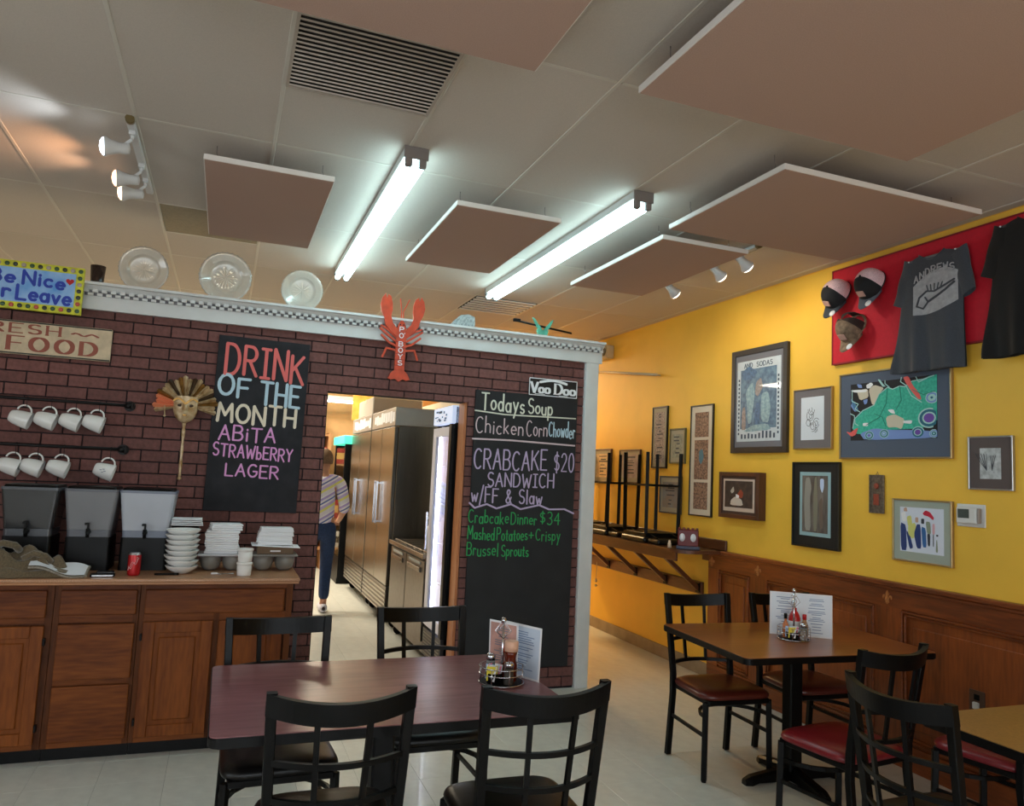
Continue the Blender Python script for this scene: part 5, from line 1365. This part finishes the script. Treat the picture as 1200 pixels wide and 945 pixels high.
def pat(pts, m_, name, dy, t):
    m = MB(); mb = m.bm; c = (sum(p[0] for p in pts)/len(pts), sum(p[1] for p in pts)/len(pts)); rings = [None]; n = len(pts)
    for q in range(1, 9):
        f = q/8; rings.append([mb.verts.new((c[0]+(p[0]-c[0])*f, cloth_y(c[0]+(p[0]-c[0])*f, c[1]+(p[1]-c[1])*f)-dy, c[1]+(p[1]-c[1])*f)) for p in pts])
    c0 = mb.verts.new((c[0], cloth_y(*c)-dy, c[1]))
    for i in range(n): mb.faces.new((c0, rings[1][i], rings[1][(i+1) % n]))
    for q in range(1, 8):
        for i in range(n): mb.faces.new((rings[q][i], rings[q+1][i], rings[q+1][(i+1) % n], rings[q][(i+1) % n]))
    return m.build(name, m_, t)
def seg(a, b, n=6): return [(a[0]+(b[0]-a[0])*k/n, a[1]+(b[1]-a[1])*k/n) for k in range(n)]
XC = .07
ov = seg((XC-.14, -.365), (XC-.145, -.20))+[(XC-.145+.29*k/12, -.20+.085*math.sin(PI*(k+.6)/16)) for k in range(12)]+seg((XC+.145, -.15), (XC+.145, -.32))+[(XC+.145-.285*k/10, -.32-.045*k/10-.025*math.sin(PI*k/10)) for k in range(10)]
pat(ov, PRT, 'screen_print', .002, t)
ymin = min(cloth_y(XC+a_, b_) for a_ in (-.12, 0, .12) for b_ in (-.15, -.3))
m = MB()
for k, ch in enumerate('ANDREWS'):
    x = XC-.135+.039*k; z = -.185+.055*math.sin(PI*(k+.9)/9.5)
    y_ = cloth_y(x+.013, z+.015)-.003; lettering(m, ch, x, x+.027, z, .040, .007, y=y_, t=.003)
m.build('arched_lettering', PRT, t)
m = MB()
def strokes(P, w):
    for p, q in zip(P, P[1:]):
        for k in range(4):
            a_ = (p[0]+(q[0]-p[0])*k/4, p[1]+(q[1]-p[1])*k/4); b_ = (p[0]+(q[0]-p[0])*(k+1)/4, p[1]+(q[1]-p[1])*(k+1)/4)
            y_ = cloth_y((a_[0]+b_[0])/2, (a_[1]+b_[1])/2); nib_stroke(m, [a_, b_], w, w, y_-.006, y_+.002, True)
strokes([(XC-.115, -.315), (XC-.10, -.265), (XC-.05, -.235), (XC, -.245), (XC+.06, -.225), (XC+.125, -.20)], .010)
strokes([(XC-.115, -.315), (XC-.075, -.335), (XC-.04, -.30), (XC-.06, -.27)], .009)
strokes([(XC-.04, -.30), (XC+.02, -.275), (XC+.07, -.25), (XC+.125, -.215)], .012)
for k in range(5): strokes([(XC-.04+.02*k, -.235), (XC-.05+.026*k, -.20)], .004)
m.build('dark_print_lines', CHAR, t)
shirt('plain black t-shirt hanging on the red board at the right picture border', 2.60, 3.05, BLKJ, -.165, -.245, .25, -.73, 8)

# ------------------------------------------------------------------ outlet, conduit, wall light, cord
t = thing('wall_outlet', 'brown outlet plate with a white plug low on the wainscot', 'outlet', (3.806, 2.93, .505), RZ)
MB().box(-.045, .045, -.005, 0, -.06, .06, .002).build('cover_plate', mat('dark brown plate', (84, 58, 44), .4), t)
MB().box(-.016, .016, -.022, -.005, -.035, .0, .003).build('white_plug', WP, t); MB().box(-.016, .016, -.008, -.005, .01, .04, .002).build('receptacle', BLACK, t)
t = thing('wall_rail', 'thin cream metal rod fixed high across the yellow wall behind the post', 'rod', (3.80, 6.90, 2.70))
CRR = mat('cream rod', (206, 190, 160), .4)
MB().cyl((0, .75, .10), (0, -.72, -.10), .013, n=10).build('rod', CRR, t); MB().cyl((0, -.70, -.098), (.049, -.70, -.098), .009, n=8).cyl((0, .70, .095), (.049, .70, .095), .009, n=8).build('wall_bracket', CRR, t)
t = wall_thing('emergency_light', 'small pale twin head emergency light high on the wall beside the white post', 'emergency light', 7.28, 2.96)
MB().box(-.14, .14, -.09, 0, -.075, .07, .01).build('housing', mat('beige housing', (196, 178, 142), .5), t)
for s in (-1, 1): MB().lathe([(.0, 0), (.045, 0), (.055, .05), (.0, .052)], 14, Matrix.Translation((s*.07, -.09, .0)) @ Matrix.Rotation(PI/2, 4, 'X')).build('lamp_head', mat('grey lens', (150, 140, 120), .2), t)
t = thing('pull_chain', 'thin beaded chain with a small pendant hanging below the wall shelf', 'chain', (3.80, 7.28, .70))
MB().tube([(0, 0, 0), (.004, 0, -.08), (0, 0, -.17)], .004, 6).lathe([(0, 0), (.015, .012), (.01, .04), (0, .05)], 10, Matrix.Translation((0, 0, -.215))).build('chain', CRR, t)
MB().lathe([(0, 0), (.02, .015), (0, .03)], 10, Matrix.Translation((0, 0, -.26))).build('pendant', CRR, t)

# ------------------------------------------------------------------ wall shelf with brackets, upturned stools, red tin
t = thing('wall_shelf', 'long dark wooden bar shelf on diagonal brackets along the yellow wall', 'shelf', (0, 0, 0))
x0, x1, ya, yb2 = 3.42, 3.845, 5.13, 7.75
P = [(x1, yb2), (x0, yb2), (x0, ya+.16)]+[(x0+.16-.16*math.cos(a), ya+.16-.16*math.sin(a)) for a in [PI/2*k/8 for k in range(1, 8)]]+[(x0+.16, ya), (x1, ya)]
s = MB(); A_ = [s.bm.verts.new((x, y, 1.022)) for x, y in P]; B_ = [s.bm.verts.new((x, y, 1.05)) for x, y in P]
s.bm.faces.new(A_); s.bm.faces.new(B_[::-1])
for i in range(len(P)): s.bm.faces.new((A_[i], A_[(i+1) % len(P)], B_[(i+1) % len(P)], B_[i]))
s.build('shelf_board', SHELFW, t)
MB().box(x0+.03, x0+.05, ya+.12, yb2, .955, 1.0215, .002).build('front_apron', SHELFW, t)
MB().box(3.825, 3.845, ya-.02, yb2, 1.0505, 1.135, .006).build('back_splash', SHELFW, t)
MB().box(3.822, 3.848, 5.42, yb2, .66, .76, .002).build('ledger_board', SHELFW, t)
MB().box(3.822, 3.848, 5.318, 5.42, .95, 1.021, .002).build('side_cleat', SHELFW, t)
for yk in (5.47, 5.97, 6.50, 7.05, 7.55):
    MB().bar((3.822, yk, .70), (3.47, yk, .985), .035, .035, .002).build('bracket_strut', SHELFW, t)
    MB().box(3.815, 3.8215, yk-.03, yk+.03, .67, .75).build('strut_block', BLACK, t)
def stool(Y, label, X=3.635):
    t = thing('bar_stool', label, 'stool', (X, Y, 1.0505), 0, 'stools upturned on the shelf')
    MB().box(-.195, .18, -.21, .20, 0, .05, .02, None, 3).build('seat', SEATBK, t)
    MB().box(-.17, .17, -.195, .19, .05, .085, .003).build('seat_frame', BLACK, t)
    MB().box(-.17, .14, -.40, -.215, 0, .045, .018, None, 3).bar((-.12, -.30, .045), (-.12, -.18, .07), .018).bar((.10, -.30, .045), (.10, -.18, .07), .018).build('low_backrest', SEATBK, t)
    for sx in (-1, 1):
        for sy in (-1, 1):
            MB().bar((sx*.162, sy*.185, .08), (sx*.170, sy*.195, .79), .028, .028, .002).build('leg', BLACK, t)
    for sx in (-1, 1): MB().bar((sx*.167, -.190, .50), (sx*.167, .190, .50), .014, .018).build('foot_rail', BLACK, t)
    for sy in (-1, 1): MB().bar((-.167, sy*.190, .50), (.167, sy*.190, .50), .014, .018).build('foot_rail', BLACK, t)
stool(5.94, 'black bar stool upturned on the shelf, nearest the red lantern')
stool(6.65, 'black bar stool upturned on the shelf, middle of the row')
stool(7.28, 'black bar stool upturned on the shelf, nearest the white post')
t = thing('red_lantern', 'dark red tin lantern box with pale oval windows on the shelf end', 'ornament', (3.57, 5.26, 1.0505), -.6)
DR = mat('dark red tin', (104, 18, 18), .4, 0, 20, .2)
MB().box(-.095, .095, -.06, .06, 0, .026, .008).build('blue_grey_base', mat('blue grey base', (80, 84, 104), .6), t)
MB().box(-.082, .082, -.05, .05, .026, .158, .006).build('tin_box', DR, t)
m = MB()
for k in range(5): m.box(-.08+.035*k, -.06+.035*k, -.05, .05, .158, .170, .002)
m.build('crenellated_top', DR, t)
for x in (-.046, .040): MB().lathe([(0, 0), (.022, 0), (.022, .003), (0, .003)], 18, Matrix.Translation((x, -.05, .095)) @ Matrix.Rotation(PI/2, 4, 'X') @ Matrix.Diagonal((1, 1.5, 1, 1))).build('oval_window', PAPER, t)
t = thing('figurine', 'tiny white figurine on the shelf left of the red lantern', 'figurine', (3.46, 5.36, 1.0505))
MB().lathe([(0, 0), (.018, .002), (.014, .02), (.016, .035), (.008, .045), (.012, .055), (0, .066)], 12).build('figure', mat('cream glaze', (226, 200, 170), .4), t)

# ------------------------------------------------------------------ track spotlights
SPW = mat('white spotlight enamel', (206, 206, 206), .4)
def track(label, x, y0, y1, ys, aim, warm, hz=-.07, off=(0, 0)):
    t = thing('track_light', label, 'track light', (x, (y0+y1)/2, HC-.006), 0, 'ceiling track lights')
    L = (y1-y0)/2; ym = (y0+y1)/2
    MB().box(-.018, .018, -L, L, -.022, 0, .003).build('track', SPW, t)
    MB().cyl((0, -L, -.01), (0, -L-.03, -.01), .02, n=12).build('end_feed', mat('brass feed', (120, 104, 70), .4, .6), t)
    for y, w in zip(ys, warm):
        d = Vector(aim).normalized(); c = Vector((off[0], y-ym, hz+off[1]))
        MB().cyl((0, y-ym, -.02), (0, y-ym, hz), .008, n=8).box(-.014, .014, y-ym-.02, y-ym+.02, -.04, -.02, .002).build('stem', SPW, t)
        mt = Matrix.Translation(c) @ orient(d)
        MB().bar((0, y-ym, hz), (off[0], y-ym, hz+off[1]-.001), .012).build('swivel_arm', SPW, t)
        h = MB().lathe([(0, -.05), (.022, -.045), (.026, -.03), (.026, .0), (.034, .03), (.046, .055), (.046, .062), (.042, .062)], 20, mt, False).build('spot_head', SPW, t)
        e = mat('reflector bulb', (255, 250, 240), .3, emit=w, estr=5)
        MB().lathe([(.042, .058), (.04, .068), (.025, .078), (0, .082)], 18, mt, False).build('bulb_face', e, h)
        l = bpy.data.lights.new('spot_lamp', 'SPOT'); l.energy = 10; l.spot_size = 1.9; l.spot_blend = .9; l.color = srgb(*w)[:3]; l.shadow_soft_size = .04
        lo = bpy.data.objects.new('spot_lamp', l); col.objects.link(lo)
        p = Vector((x+off[0], y, HC-.006+hz+off[1]))+d*.10
        lo.matrix_world = Matrix.Translation(p) @ orient(-d)
    return t
track('white three head spotlight track near the upper left, its bulbs facing left', -.52, 3.74, 4.72, (3.84, 4.26, 4.48), (-1, -.15, -.12), ((225, 240, 255), (255, 190, 140), (255, 200, 160)), -.06, (-.05, -.05))
track('white three head spotlight track above the yellow wall', 3.08, 3.85, 5.05, (4.00, 4.28, 4.85), (1, .10, -.75), ((255, 246, 228), (255, 240, 214), (255, 240, 214)))

# ------------------------------------------------------------------ kitchen behind the opening
WHITEL = mat('white cooler liner', (224, 224, 236), .5)
def panelbox(m, x0, x1, y0, y1, z0, z1, b=.004): m.box(x0, x1, y0, y1, z0, z1, b)
FX = 1.60
# glass door cooler
t = thing('glass_door_cooler', 'black upright glass door cooler with white lit interior just inside the doorway', 'cooler', (0, 0, 0))
m = MB(); y0, y1 = 5.50, 6.04
m.box(FX+.03, 2.30, y0, y0+.035, .10, 2.08).box(FX+.03, 2.30, y1-.035, y1, .10, 2.08).box(FX+.03, 2.30, y0, y1, 2.04, 2.08).box(FX+.03, 2.30, y0, y1, .10, .34).box(2.26, 2.30, y0, y1, .1, 2.08)
m.build('cabinet_body', BLACK, t)
MB().box(2.245, 2.258, y0+.036, y1-.036, .342, 1.95).box(FX+.06, 2.245, y0+.036, y0+.044, .342, 1.95).box(FX+.06, 2.245, y1-.044, y1-.036, .342, 1.95).box(FX+.06, 2.245, y0+.045, y1-.045, .342, .352).build('liner', WHITEL, t)
for z in (.68, 1.0, 1.32, 1.62): MB().box(FX+.08, 2.24, y0+.045, y1-.045, z, z+.008).build('wire_shelf', mat('white shelf wire', (206, 208, 220), .5), t)
MB().box(FX-.004, FX+.03, y0+.002, y0+.065, .34, 1.95, .003).build('hinge_side_post', BLACK, t)
fr = MB().box(FX, FX+.028, y1-.10, y1-.005, .36, 1.93, .003).box(FX, FX+.028, y0+.065, y1-.10, .36, .44).box(FX, FX+.028, y0+.065, y1-.10, 1.86, 1.93).build('door_frame', mat('pale door frame', (228, 226, 240), .5), t)
MB().box(FX+.01, FX+.016, y0+.05, y1-.05, .40, 1.89).build('glass_pane', glassy('cooler glass', (240, 245, 250), .02), fr)
MB().bar((FX-.025, y1-.035, .95), (FX-.025, y1-.035, 1.25), .014).build('door_handle', CHROME, fr)
MB().box(FX-.002, FX+.05, y0, y1, 1.955, 2.09, .004).build('lit_header', mat('lit header', (200, 214, 236), .4, emit=(190, 206, 236), estr=.7), t)
hm = MB(); R = random.Random(3)
for k in range(16): a = y0+.05+R.uniform(0, .42); b = 1.975+R.uniform(0, .08); hm.box(FX-.0035, FX-.002, a, a+R.uniform(.02, .06), b, b+R.uniform(.008, .02))
hm.build('header_print', flat('header print', (110, 128, 150)), t)
MB().box(FX+.002, FX+.03, y0+.01, y1-.01, .13, .335).build('grille_panel', mat('dark grille', (40, 42, 46), .4, .5), t)
m = MB()
for k in range(7): m.box(FX-.002, FX+.003, y0+.04, y1-.04, .15+.025*k, .157+.025*k)
m.build('vent_louver', STEELD, t)
tb = mat('cooler lamp', (250, 250, 255), .3, emit=(235, 238, 255), estr=12)
MB().cyl((FX+.05, y1-.06, .45), (FX+.05, y1-.06, 1.88), .010, n=8).cyl((FX+.05, y0+.06, .45), (FX+.05, y0+.06, 1.88), .010, n=8).build('interior_lamp', tb, t)
def casters(t, x0, x1, ys):
    for x in (x0, x1):
        for y in ys: MB().cyl((x, y-.015, .045), (x, y+.015, .045), .045, n=14).box(x-.02, x+.02, y-.018, y+.018, .06, .10).build('caster', BLACK, t)
casters(t, FX+.10, 2.22, (y0+.08, y1-.08))
# undercounter prep fridge
t = thing('prep_fridge', 'low stainless two door prep fridge between the glass cooler and tall fridges', 'fridge', (0, 0, 0))
y0, y1 = 6.07, 7.42
MB().box(FX+.03, 2.30, y0, y1, .10, .86, .004).build('cabinet_body', STEELD, t)
MB().box(FX-.02, 2.34, y0, y1, .86, .90, .004).build('worktop', STEEL, t)
for k in range(2):
    a = y0+.02+k*.66
    d = MB().box(FX, FX+.028, a, a+.64, .20, .84, .004).build('door', STEELD, t)
    MB().box(FX-.018, FX, a+.10, a+.54, .74, .78, .004).build('door_handle', STEEL, d)
    MB().box(FX-.008, FX, a+.12, a+.52, .80, .825, .002).build('label_strip', flat('grey label', (160, 160, 156)), d)
m = MB()
for k in range(7): m.box(FX+.03, FX+.30, y0+.06+k*.18, y0+.22+k*.18, .9005, .915, .004)
m.build('pan_row', STEEL, t)
casters(t, FX+.10, 2.22, (y0+.08, y1-.08))
t = thing('canister', 'white canister standing on the prep fridge', 'canister', (1.74, 6.42, .9155))
MB().lathe([(.06, 0), (.065, .01), (.06, .17), (.035, .2)], 18).build('canister_body', WP, t); MB().cyl((0, 0, .2), (0, 0, .27), .012).box(-.06, .01, -.008, .008, .25, .27, .003).build('pump', WP, t)
# tall stainless fridges
def tall(y0, y1, label):
    t = thing('reach_in_fridge', label, 'fridge', (0, 0, 0), 0, 'tall stainless fridges')
    MB().box(FX+.04, 2.42, y0, y1, .14, 2.03, .004).build('cabinet_body', STEEL, t)
    MB().box(FX, 2.40, y0+.01, y1-.01, 2.031, 2.22, .004).build('header_panel', mat('pale header panel', (176, 172, 168), .35, .5), t)
    n = 2; w = (y1-y0)/n
    for k in range(n):
        d = MB().box(FX, FX+.038, y0+w*k+.008, y0+w*(k+1)-.008, .42, 2.02, .005).build('door', STEEL, t)
        yy = y0+w*(k+(.90 if k == 0 else .10))
        MB().bar((FX-.035, yy, 1.0), (FX-.035, yy, 1.45), .018).bar((FX-.035, yy, 1.02), (FX, yy, 1.02), .014).bar((FX-.035, yy, 1.43), (FX, yy, 1.43), .014).build('door_handle', CHROME, d)
    MB().box(FX+.005, FX+.04, y0+.005, y1-.005, .14, .41).build('grille_backing', STEELD, t)
    g = MB().box(FX, FX+.004, y0+.01, y1-.01, .145, .165).data(STEEL, 'grille_slat')
    for k in range(6): put('grille_slat', g, t, (0, 0, .042*k))
    m = MB(); R = random.Random(int(y0*10))
    for k in range(9):
        a = y0+.05+(y1-y0-.2)*k/9; m.box(FX-.002, FX, a, a+.10, 2.06+R.uniform(0, .03), 2.17+R.uniform(-.02, .03))
    m.build('pinned_note', PAPER, t)
    casters(t, FX+.12, 2.30, (y0+.1, y1-.1))
tall(7.56, 8.86, 'tall stainless two door fridge, nearest the doorway')
tall(8.90, 10.28, 'tall stainless two door fridge, farther from the doorway')
t = thing('storage_box', 'grey cardboard box lying on top of the farther tall fridge', 'box', (1.78, 9.5, 2.221))
MB().box(-.16, .45, -.5, .5, 0, .22, .01).build('carton', mat('grey carton', (170, 162, 150), .8), t); MB().box(-.162, .452, -.04, .04, .18, .222).build('tape_strip', CRS, t)
# far display case and back shelving
t = thing('display_case', 'dark framed glass display case with a teal lit top beyond the tall fridges', 'display case', (0, 0, 0))
MB().box(1.55, 2.3, 10.5, 10.55, .08, 1.9).box(1.55, 2.3, 11.45, 11.5, .08, 1.9).box(1.55, 2.3, 10.55, 11.45, 0, .35).box(2.26, 2.3, 10.55, 11.45, .35, 1.9).build('case_body', BLACK, t)
MB().box(1.56, 1.57, 10.55, 11.45, .35, 1.86).build('glass_pane', glassy('green tinted glass', (190, 220, 205), .05), t)
MB().box(1.52, 2.32, 10.48, 11.52, 1.9, 2.02, .01).build('teal_lit_header', mat('teal lit header', (80, 210, 180), .4, emit=(70, 220, 185), estr=1.0), t)
for z in (.7, 1.1, 1.5): MB().box(1.6, 2.25, 10.56, 11.44, z, z+.015).build('shelf', STEEL, t)
t = thing('back_shelving', 'tan shelving unit against the far kitchen wall', 'shelving', (0, 0, 0))
TANW = wood('tan shelving wood', (150, 102, 62), (196, 146, 100), .6, 'z', 4)
MB().box(.55, .60, 12.0, 12.48, 0, 2.1).box(1.50, 1.55, 12.0, 12.48, 0, 2.1).build('upright', TANW, t)
for z in (.3, .75, 1.2, 1.6, 2.05): MB().box(.60, 1.50, 12.0, 12.48, z, z+.03).build('shelf', TANW, t)
R = random.Random(12)
pal = [(150, 40, 34), (196, 190, 176), (90, 70, 52), (200, 160, 90), (60, 84, 70), (210, 200, 190)]
n = 0
for z in (.33, .78, 1.23, 1.63, 2.08):
    x = .63
    while x < 1.38:
        w = R.uniform(.08, .17); h = R.uniform(.14, .30); c = pal[n % 6]
        o = thing('stock_box', 'box of stock on the far kitchen shelving', 'box', (x+w/2, 12.2, z+.0005), 0, 'stock boxes on the far shelving')
        MB().box(-w/2, w/2, -.12, .12, 0, h, .004).build('carton', flat('stock colour %d' % n, c, .7), o)
        MB().box(-w/2+.01, w/2-.01, -.1215, -.12, h*.3, h*.7).build('box_label', flat('stock label %d' % n, pal[(n+3) % 6], .7), o)
        x += w+.02; n += 1
# lamp strip high on the far wall
t = thing('wall_strip_light', 'bright strip light glimpsed at the top of the doorway', 'light', (1.55, 11.9, 2.60))
MB().box(-.7, .7, -.05, .05, .02, .08, .005).build('housing', WP, t); MB().cyl((-.66, 0, 0), (.66, 0, 0), .022, n=12).build('tube', mat('warm tube', (255, 250, 235), .3, emit=(255, 246, 226), estr=7), t)
MB().cyl((-.5, .0, .08), (-.5, 0, .522), .006, n=6).cyl((.5, .0, .08), (.5, 0, .522), .006, n=6).build('drop_rod', CHROME, t)
# kitchen ledge cabinet with orange menu panel
t = thing('hanging_sign', 'orange brown hanging panel above the far end of the kitchen', 'panel', (2.05, 10.9, 2.42))
MB().box(-.38, .38, -.015, .015, -.16, .20, .004).build('sign_board', mat('orange panel', (206, 140, 60), .6, 0, 8, .3), t)
for x in (-.3, .3): MB().cyl((x, 0, .2), (x, 0, .702), .004, n=6).build('drop_wire', CHROME, t)

# ------------------------------------------------------------------ person walking away in the kitchen
SKIN = mat('skin', (196, 142, 112), .6); HAIR = mat('grey brown hair', (120, 92, 68), .8, 0, 60, .3)
def skin_mesh(name, verts, edges, radii, m, parent, root=0, sub=2):
    me = bpy.data.meshes.new(name); me.from_pydata([Vector(v) for v in verts], edges, []); me.update()
    o = bpy.data.objects.new(name, me); link(o)
    sk = o.modifiers.new('skin', 'SKIN'); 
    if not me.skin_vertices: me.attributes  # layer is made with the modifier below
    bm = bmesh.new(); bm.from_mesh(me); lay = bm.verts.layers.skin.verify(); bm.verts.ensure_lookup_table()
    for i, v in enumerate(bm.verts):
        r = radii[i]; v[lay].radius = r if isinstance(r, tuple) else (r, r); v[lay].use_root = (i == root)
    bm.to_mesh(me); bm.free()
    ss = o.modifiers.new('smooth', 'SUBSURF'); ss.levels = sub; ss.render_levels = sub
    dg = bpy.context.evaluated_depsgraph_get(); ev = o.evaluated_get(dg); nm = bpy.data.meshes.new_from_object(ev)
    bpy.data.objects.remove(o)
    nm.materials.clear(); nm.materials.append(m)
    for p in nm.polygons: p.use_smooth = True
    n = bpy.data.objects.new(name, nm); link(n, parent); return n
pr = thing('person', 'person in striped shirt, blue jeans and white shoes walking away in the kitchen', 'person', (1.03, 8.45, 0), 0)
# faces +y (away); right foot forward
V = [(0, 0, .95), (0, .01, 1.10), (0, .02, 1.28), (0, .01, 1.42), (0, .01, 1.49), (0, .03, 1.57), (0, .04, 1.66), (0, .03, 1.715),
     (.10, 0, .90), (.105, .10, .50), (.10, .08, .09), (.10, .20, .035),
     (-.10, 0, .90), (-.09, -.02, .49), (-.08, -.10, .10), (-.08, .0, .035),
     (.19, .0, 1.41), (.25, -.03, 1.13), (.23, .17, 1.00), (.22, .25, .97),
     (-.19, .0, 1.41), (-.24, .02, 1.13), (-.22, .20, 1.02), (-.21, .28, 1.0)]
E_ = [(0, 1), (1, 2), (2, 3), (3, 4), (4, 5), (5, 6), (6, 7), (0, 8), (8, 9), (9, 10), (10, 11), (0, 12), (12, 13), (13, 14), (14, 15), (3, 16), (16, 17), (17, 18), (18, 19), (3, 20), (20, 21), (21, 22), (22, 23)]
Rr = [(.14, .11), (.13, .10), (.15, .115), (.10, .08), .052, .075, .085, .05, .085, .055, .038, .04, .085, .055, .038, .04, .055, .042, .03, .028, .055, .042, .03, .028]
body = skin_mesh('body', V, E_, Rr, SKIN, pr)
sv = [(0, 0, .84),  (0, .01, 1.10), (0, .02, 1.28), (0, .01, 1.43), (.19, 0, 1.42), (.25, -.03, 1.14), (.245, .04, 1.09), (-.19, 0, 1.42), (-.24, .02, 1.14), (-.235, .08, 1.10)]
STR = bpy.data.materials.new('striped shirt'); STR.use_nodes = True; nt = STR.node_tree; b = nt.nodes['Principled BSDF']; b.inputs['Roughness'].default_value = .85
tc = nt.nodes.new('ShaderNodeTexCoord'); mp = nt.nodes.new('ShaderNodeMapping'); mp.inputs['Rotation'].default_value = (0, .55, 0); wv_ = nt.nodes.new('ShaderNodeMath'); wv_.operation = 'FRACT'
sp = nt.nodes.new('ShaderNodeSeparateXYZ'); mu = nt.nodes.new('ShaderNodeMath'); mu.operation = 'MULTIPLY'; mu.inputs[1].default_value = 5.6
nt.links.new(tc.outputs['Object'], mp.inputs[0]); nt.links.new(mp.outputs[0], sp.inputs[0]); nt.links.new(sp.outputs[2], mu.inputs[0]); nt.links.new(mu.outputs[0], wv_.inputs[0])
cr_ = nt.nodes.new('ShaderNodeValToRGB'); cr_.color_ramp.interpolation = 'CONSTANT'; el = cr_.color_ramp.elements
el[0].position = 0; el[0].color = srgb(228, 222, 232); el[1].position = .2; el[1].color = srgb(232, 226, 130)
for p_, c_ in ((.34, (196, 180, 226)), (.5, (236, 230, 236)), (.6, (92, 110, 176)), (.68, (228, 222, 232)), (.8, (180, 160, 216)), (.92, (240, 236, 240))):
    e = el.new(p_); e.color = srgb(*c_)
nt.links.new(wv_.outputs[0], cr_.inputs[0]); nt.links.new(cr_.outputs[0], b.inputs['Base Color'])
skin_mesh('shirt', sv, [(0, 1), (1, 2), (2, 3), (3, 4), (4, 5), (5, 6), (3, 7), (7, 8), (8, 9)], [(.165, .135), (.155, .125), (.165, .13), (.105, .09), .075, .062, .058, .075, .062, .058], STR, pr)
jv = [(0, 0, 1.04), (0, 0, .92), (.10, 0, .86), (.105, .10, .50), (.10, .08, .12), (-.10, 0, .86), (-.09, -.02, .49), (-.08, -.10, .13)]
skin_mesh('jeans', jv, [(0, 1), (1, 2), (2, 3), (3, 4), (1, 5), (5, 6), (6, 7)], [(.15, .125), (.15, .125), .10, .07, .06, .10, .07, .06], mat('blue denim', (34, 54, 92), .85, 0, 60, .25), pr)
for s, yy, z in ((1, .12, 0), (-1, -.06, 0)):
    def shoe(u, v):
        a = 2*PI*u; k = math.sin(PI*min(v, 1)*.5)
        return Vector((s*.10+.05*math.cos(a)*math.sin(PI*(v*.96+.02))**.35, yy+.14*(-math.cos(PI*v))+.02, z+.05+.048*math.sin(a)*math.sin(PI*(v*.96+.02))**.35*(1.15-.4*v)))
    MB().grid(shoe, 16, 12, True).build('shoe', mat('white sneaker', (214, 212, 222), .6), pr)
def hair(u, v):
    a = 2*PI*u; b_ = PI*v*.62
    return Vector((.098*math.sin(b_)*math.cos(a), .03+.112*math.sin(b_)*math.sin(a)-(.02 if math.sin(a) < 0 else -.0), 1.655+.125*math.cos(b_)))
MB().grid(hair, 22, 12, True).build('hair', HAIR, pr)
for s in (-1, 1):
    MB().lathe([(0, 0), (.018, .004), (.014, .012), (0, .014)], 10, Matrix.Translation((s*.078, .04, 1.63)) @ Matrix.Rotation(s*PI/2, 4, 'Y') @ Matrix.Diagonal((1.5, 1, 1, 1))).build('ear', SKIN, pr)
    MB().lathe([(0, 0), (.011, .002), (0, .006)], 10, Matrix.Translation((s*.032, .112, 1.645)) @ Matrix.Rotation(-PI/2, 4, 'X')).build('eye', PAPER, pr)
MB().lathe([(0, .0), (.014, .002), (.006, .03), (0, .032)], 10, Matrix.Translation((0, .115, 1.595))).build('nose', SKIN, pr)
MB().box(-.022, .022, .105, .113, 1.575, 1.583, .003).build('mouth', mat('lips', (160, 90, 84), .6), pr)
for s, hx, hy, hz_ in ((1, .22, .25, .97), (-1, -.21, .28, 1.0)):
    for k in range(4):
        x = hx+(k-1.5)*.017; L = (.052, .062, .058, .045)[k]
        MB().tube([(x, hy+.005, hz_), (x, hy+.03+L*.4, hz_-.008), (x, hy+.03+L*.7, hz_-.028), (x-.002*s, hy+.02+L*.65, hz_-.048)], .0085, 8, rr=[.009, .0088, .008, .0065]).build('finger', SKIN, pr)
    MB().tube([(hx-s*.02, hy-.01, hz_), (hx-s*.042, hy+.02, hz_-.01), (hx-s*.040, hy+.048, hz_-.022)], .01, 8, rr=[.012, .0105, .008]).build('thumb', SKIN, pr)
print('OBJECTS', len(bpy.data.objects))
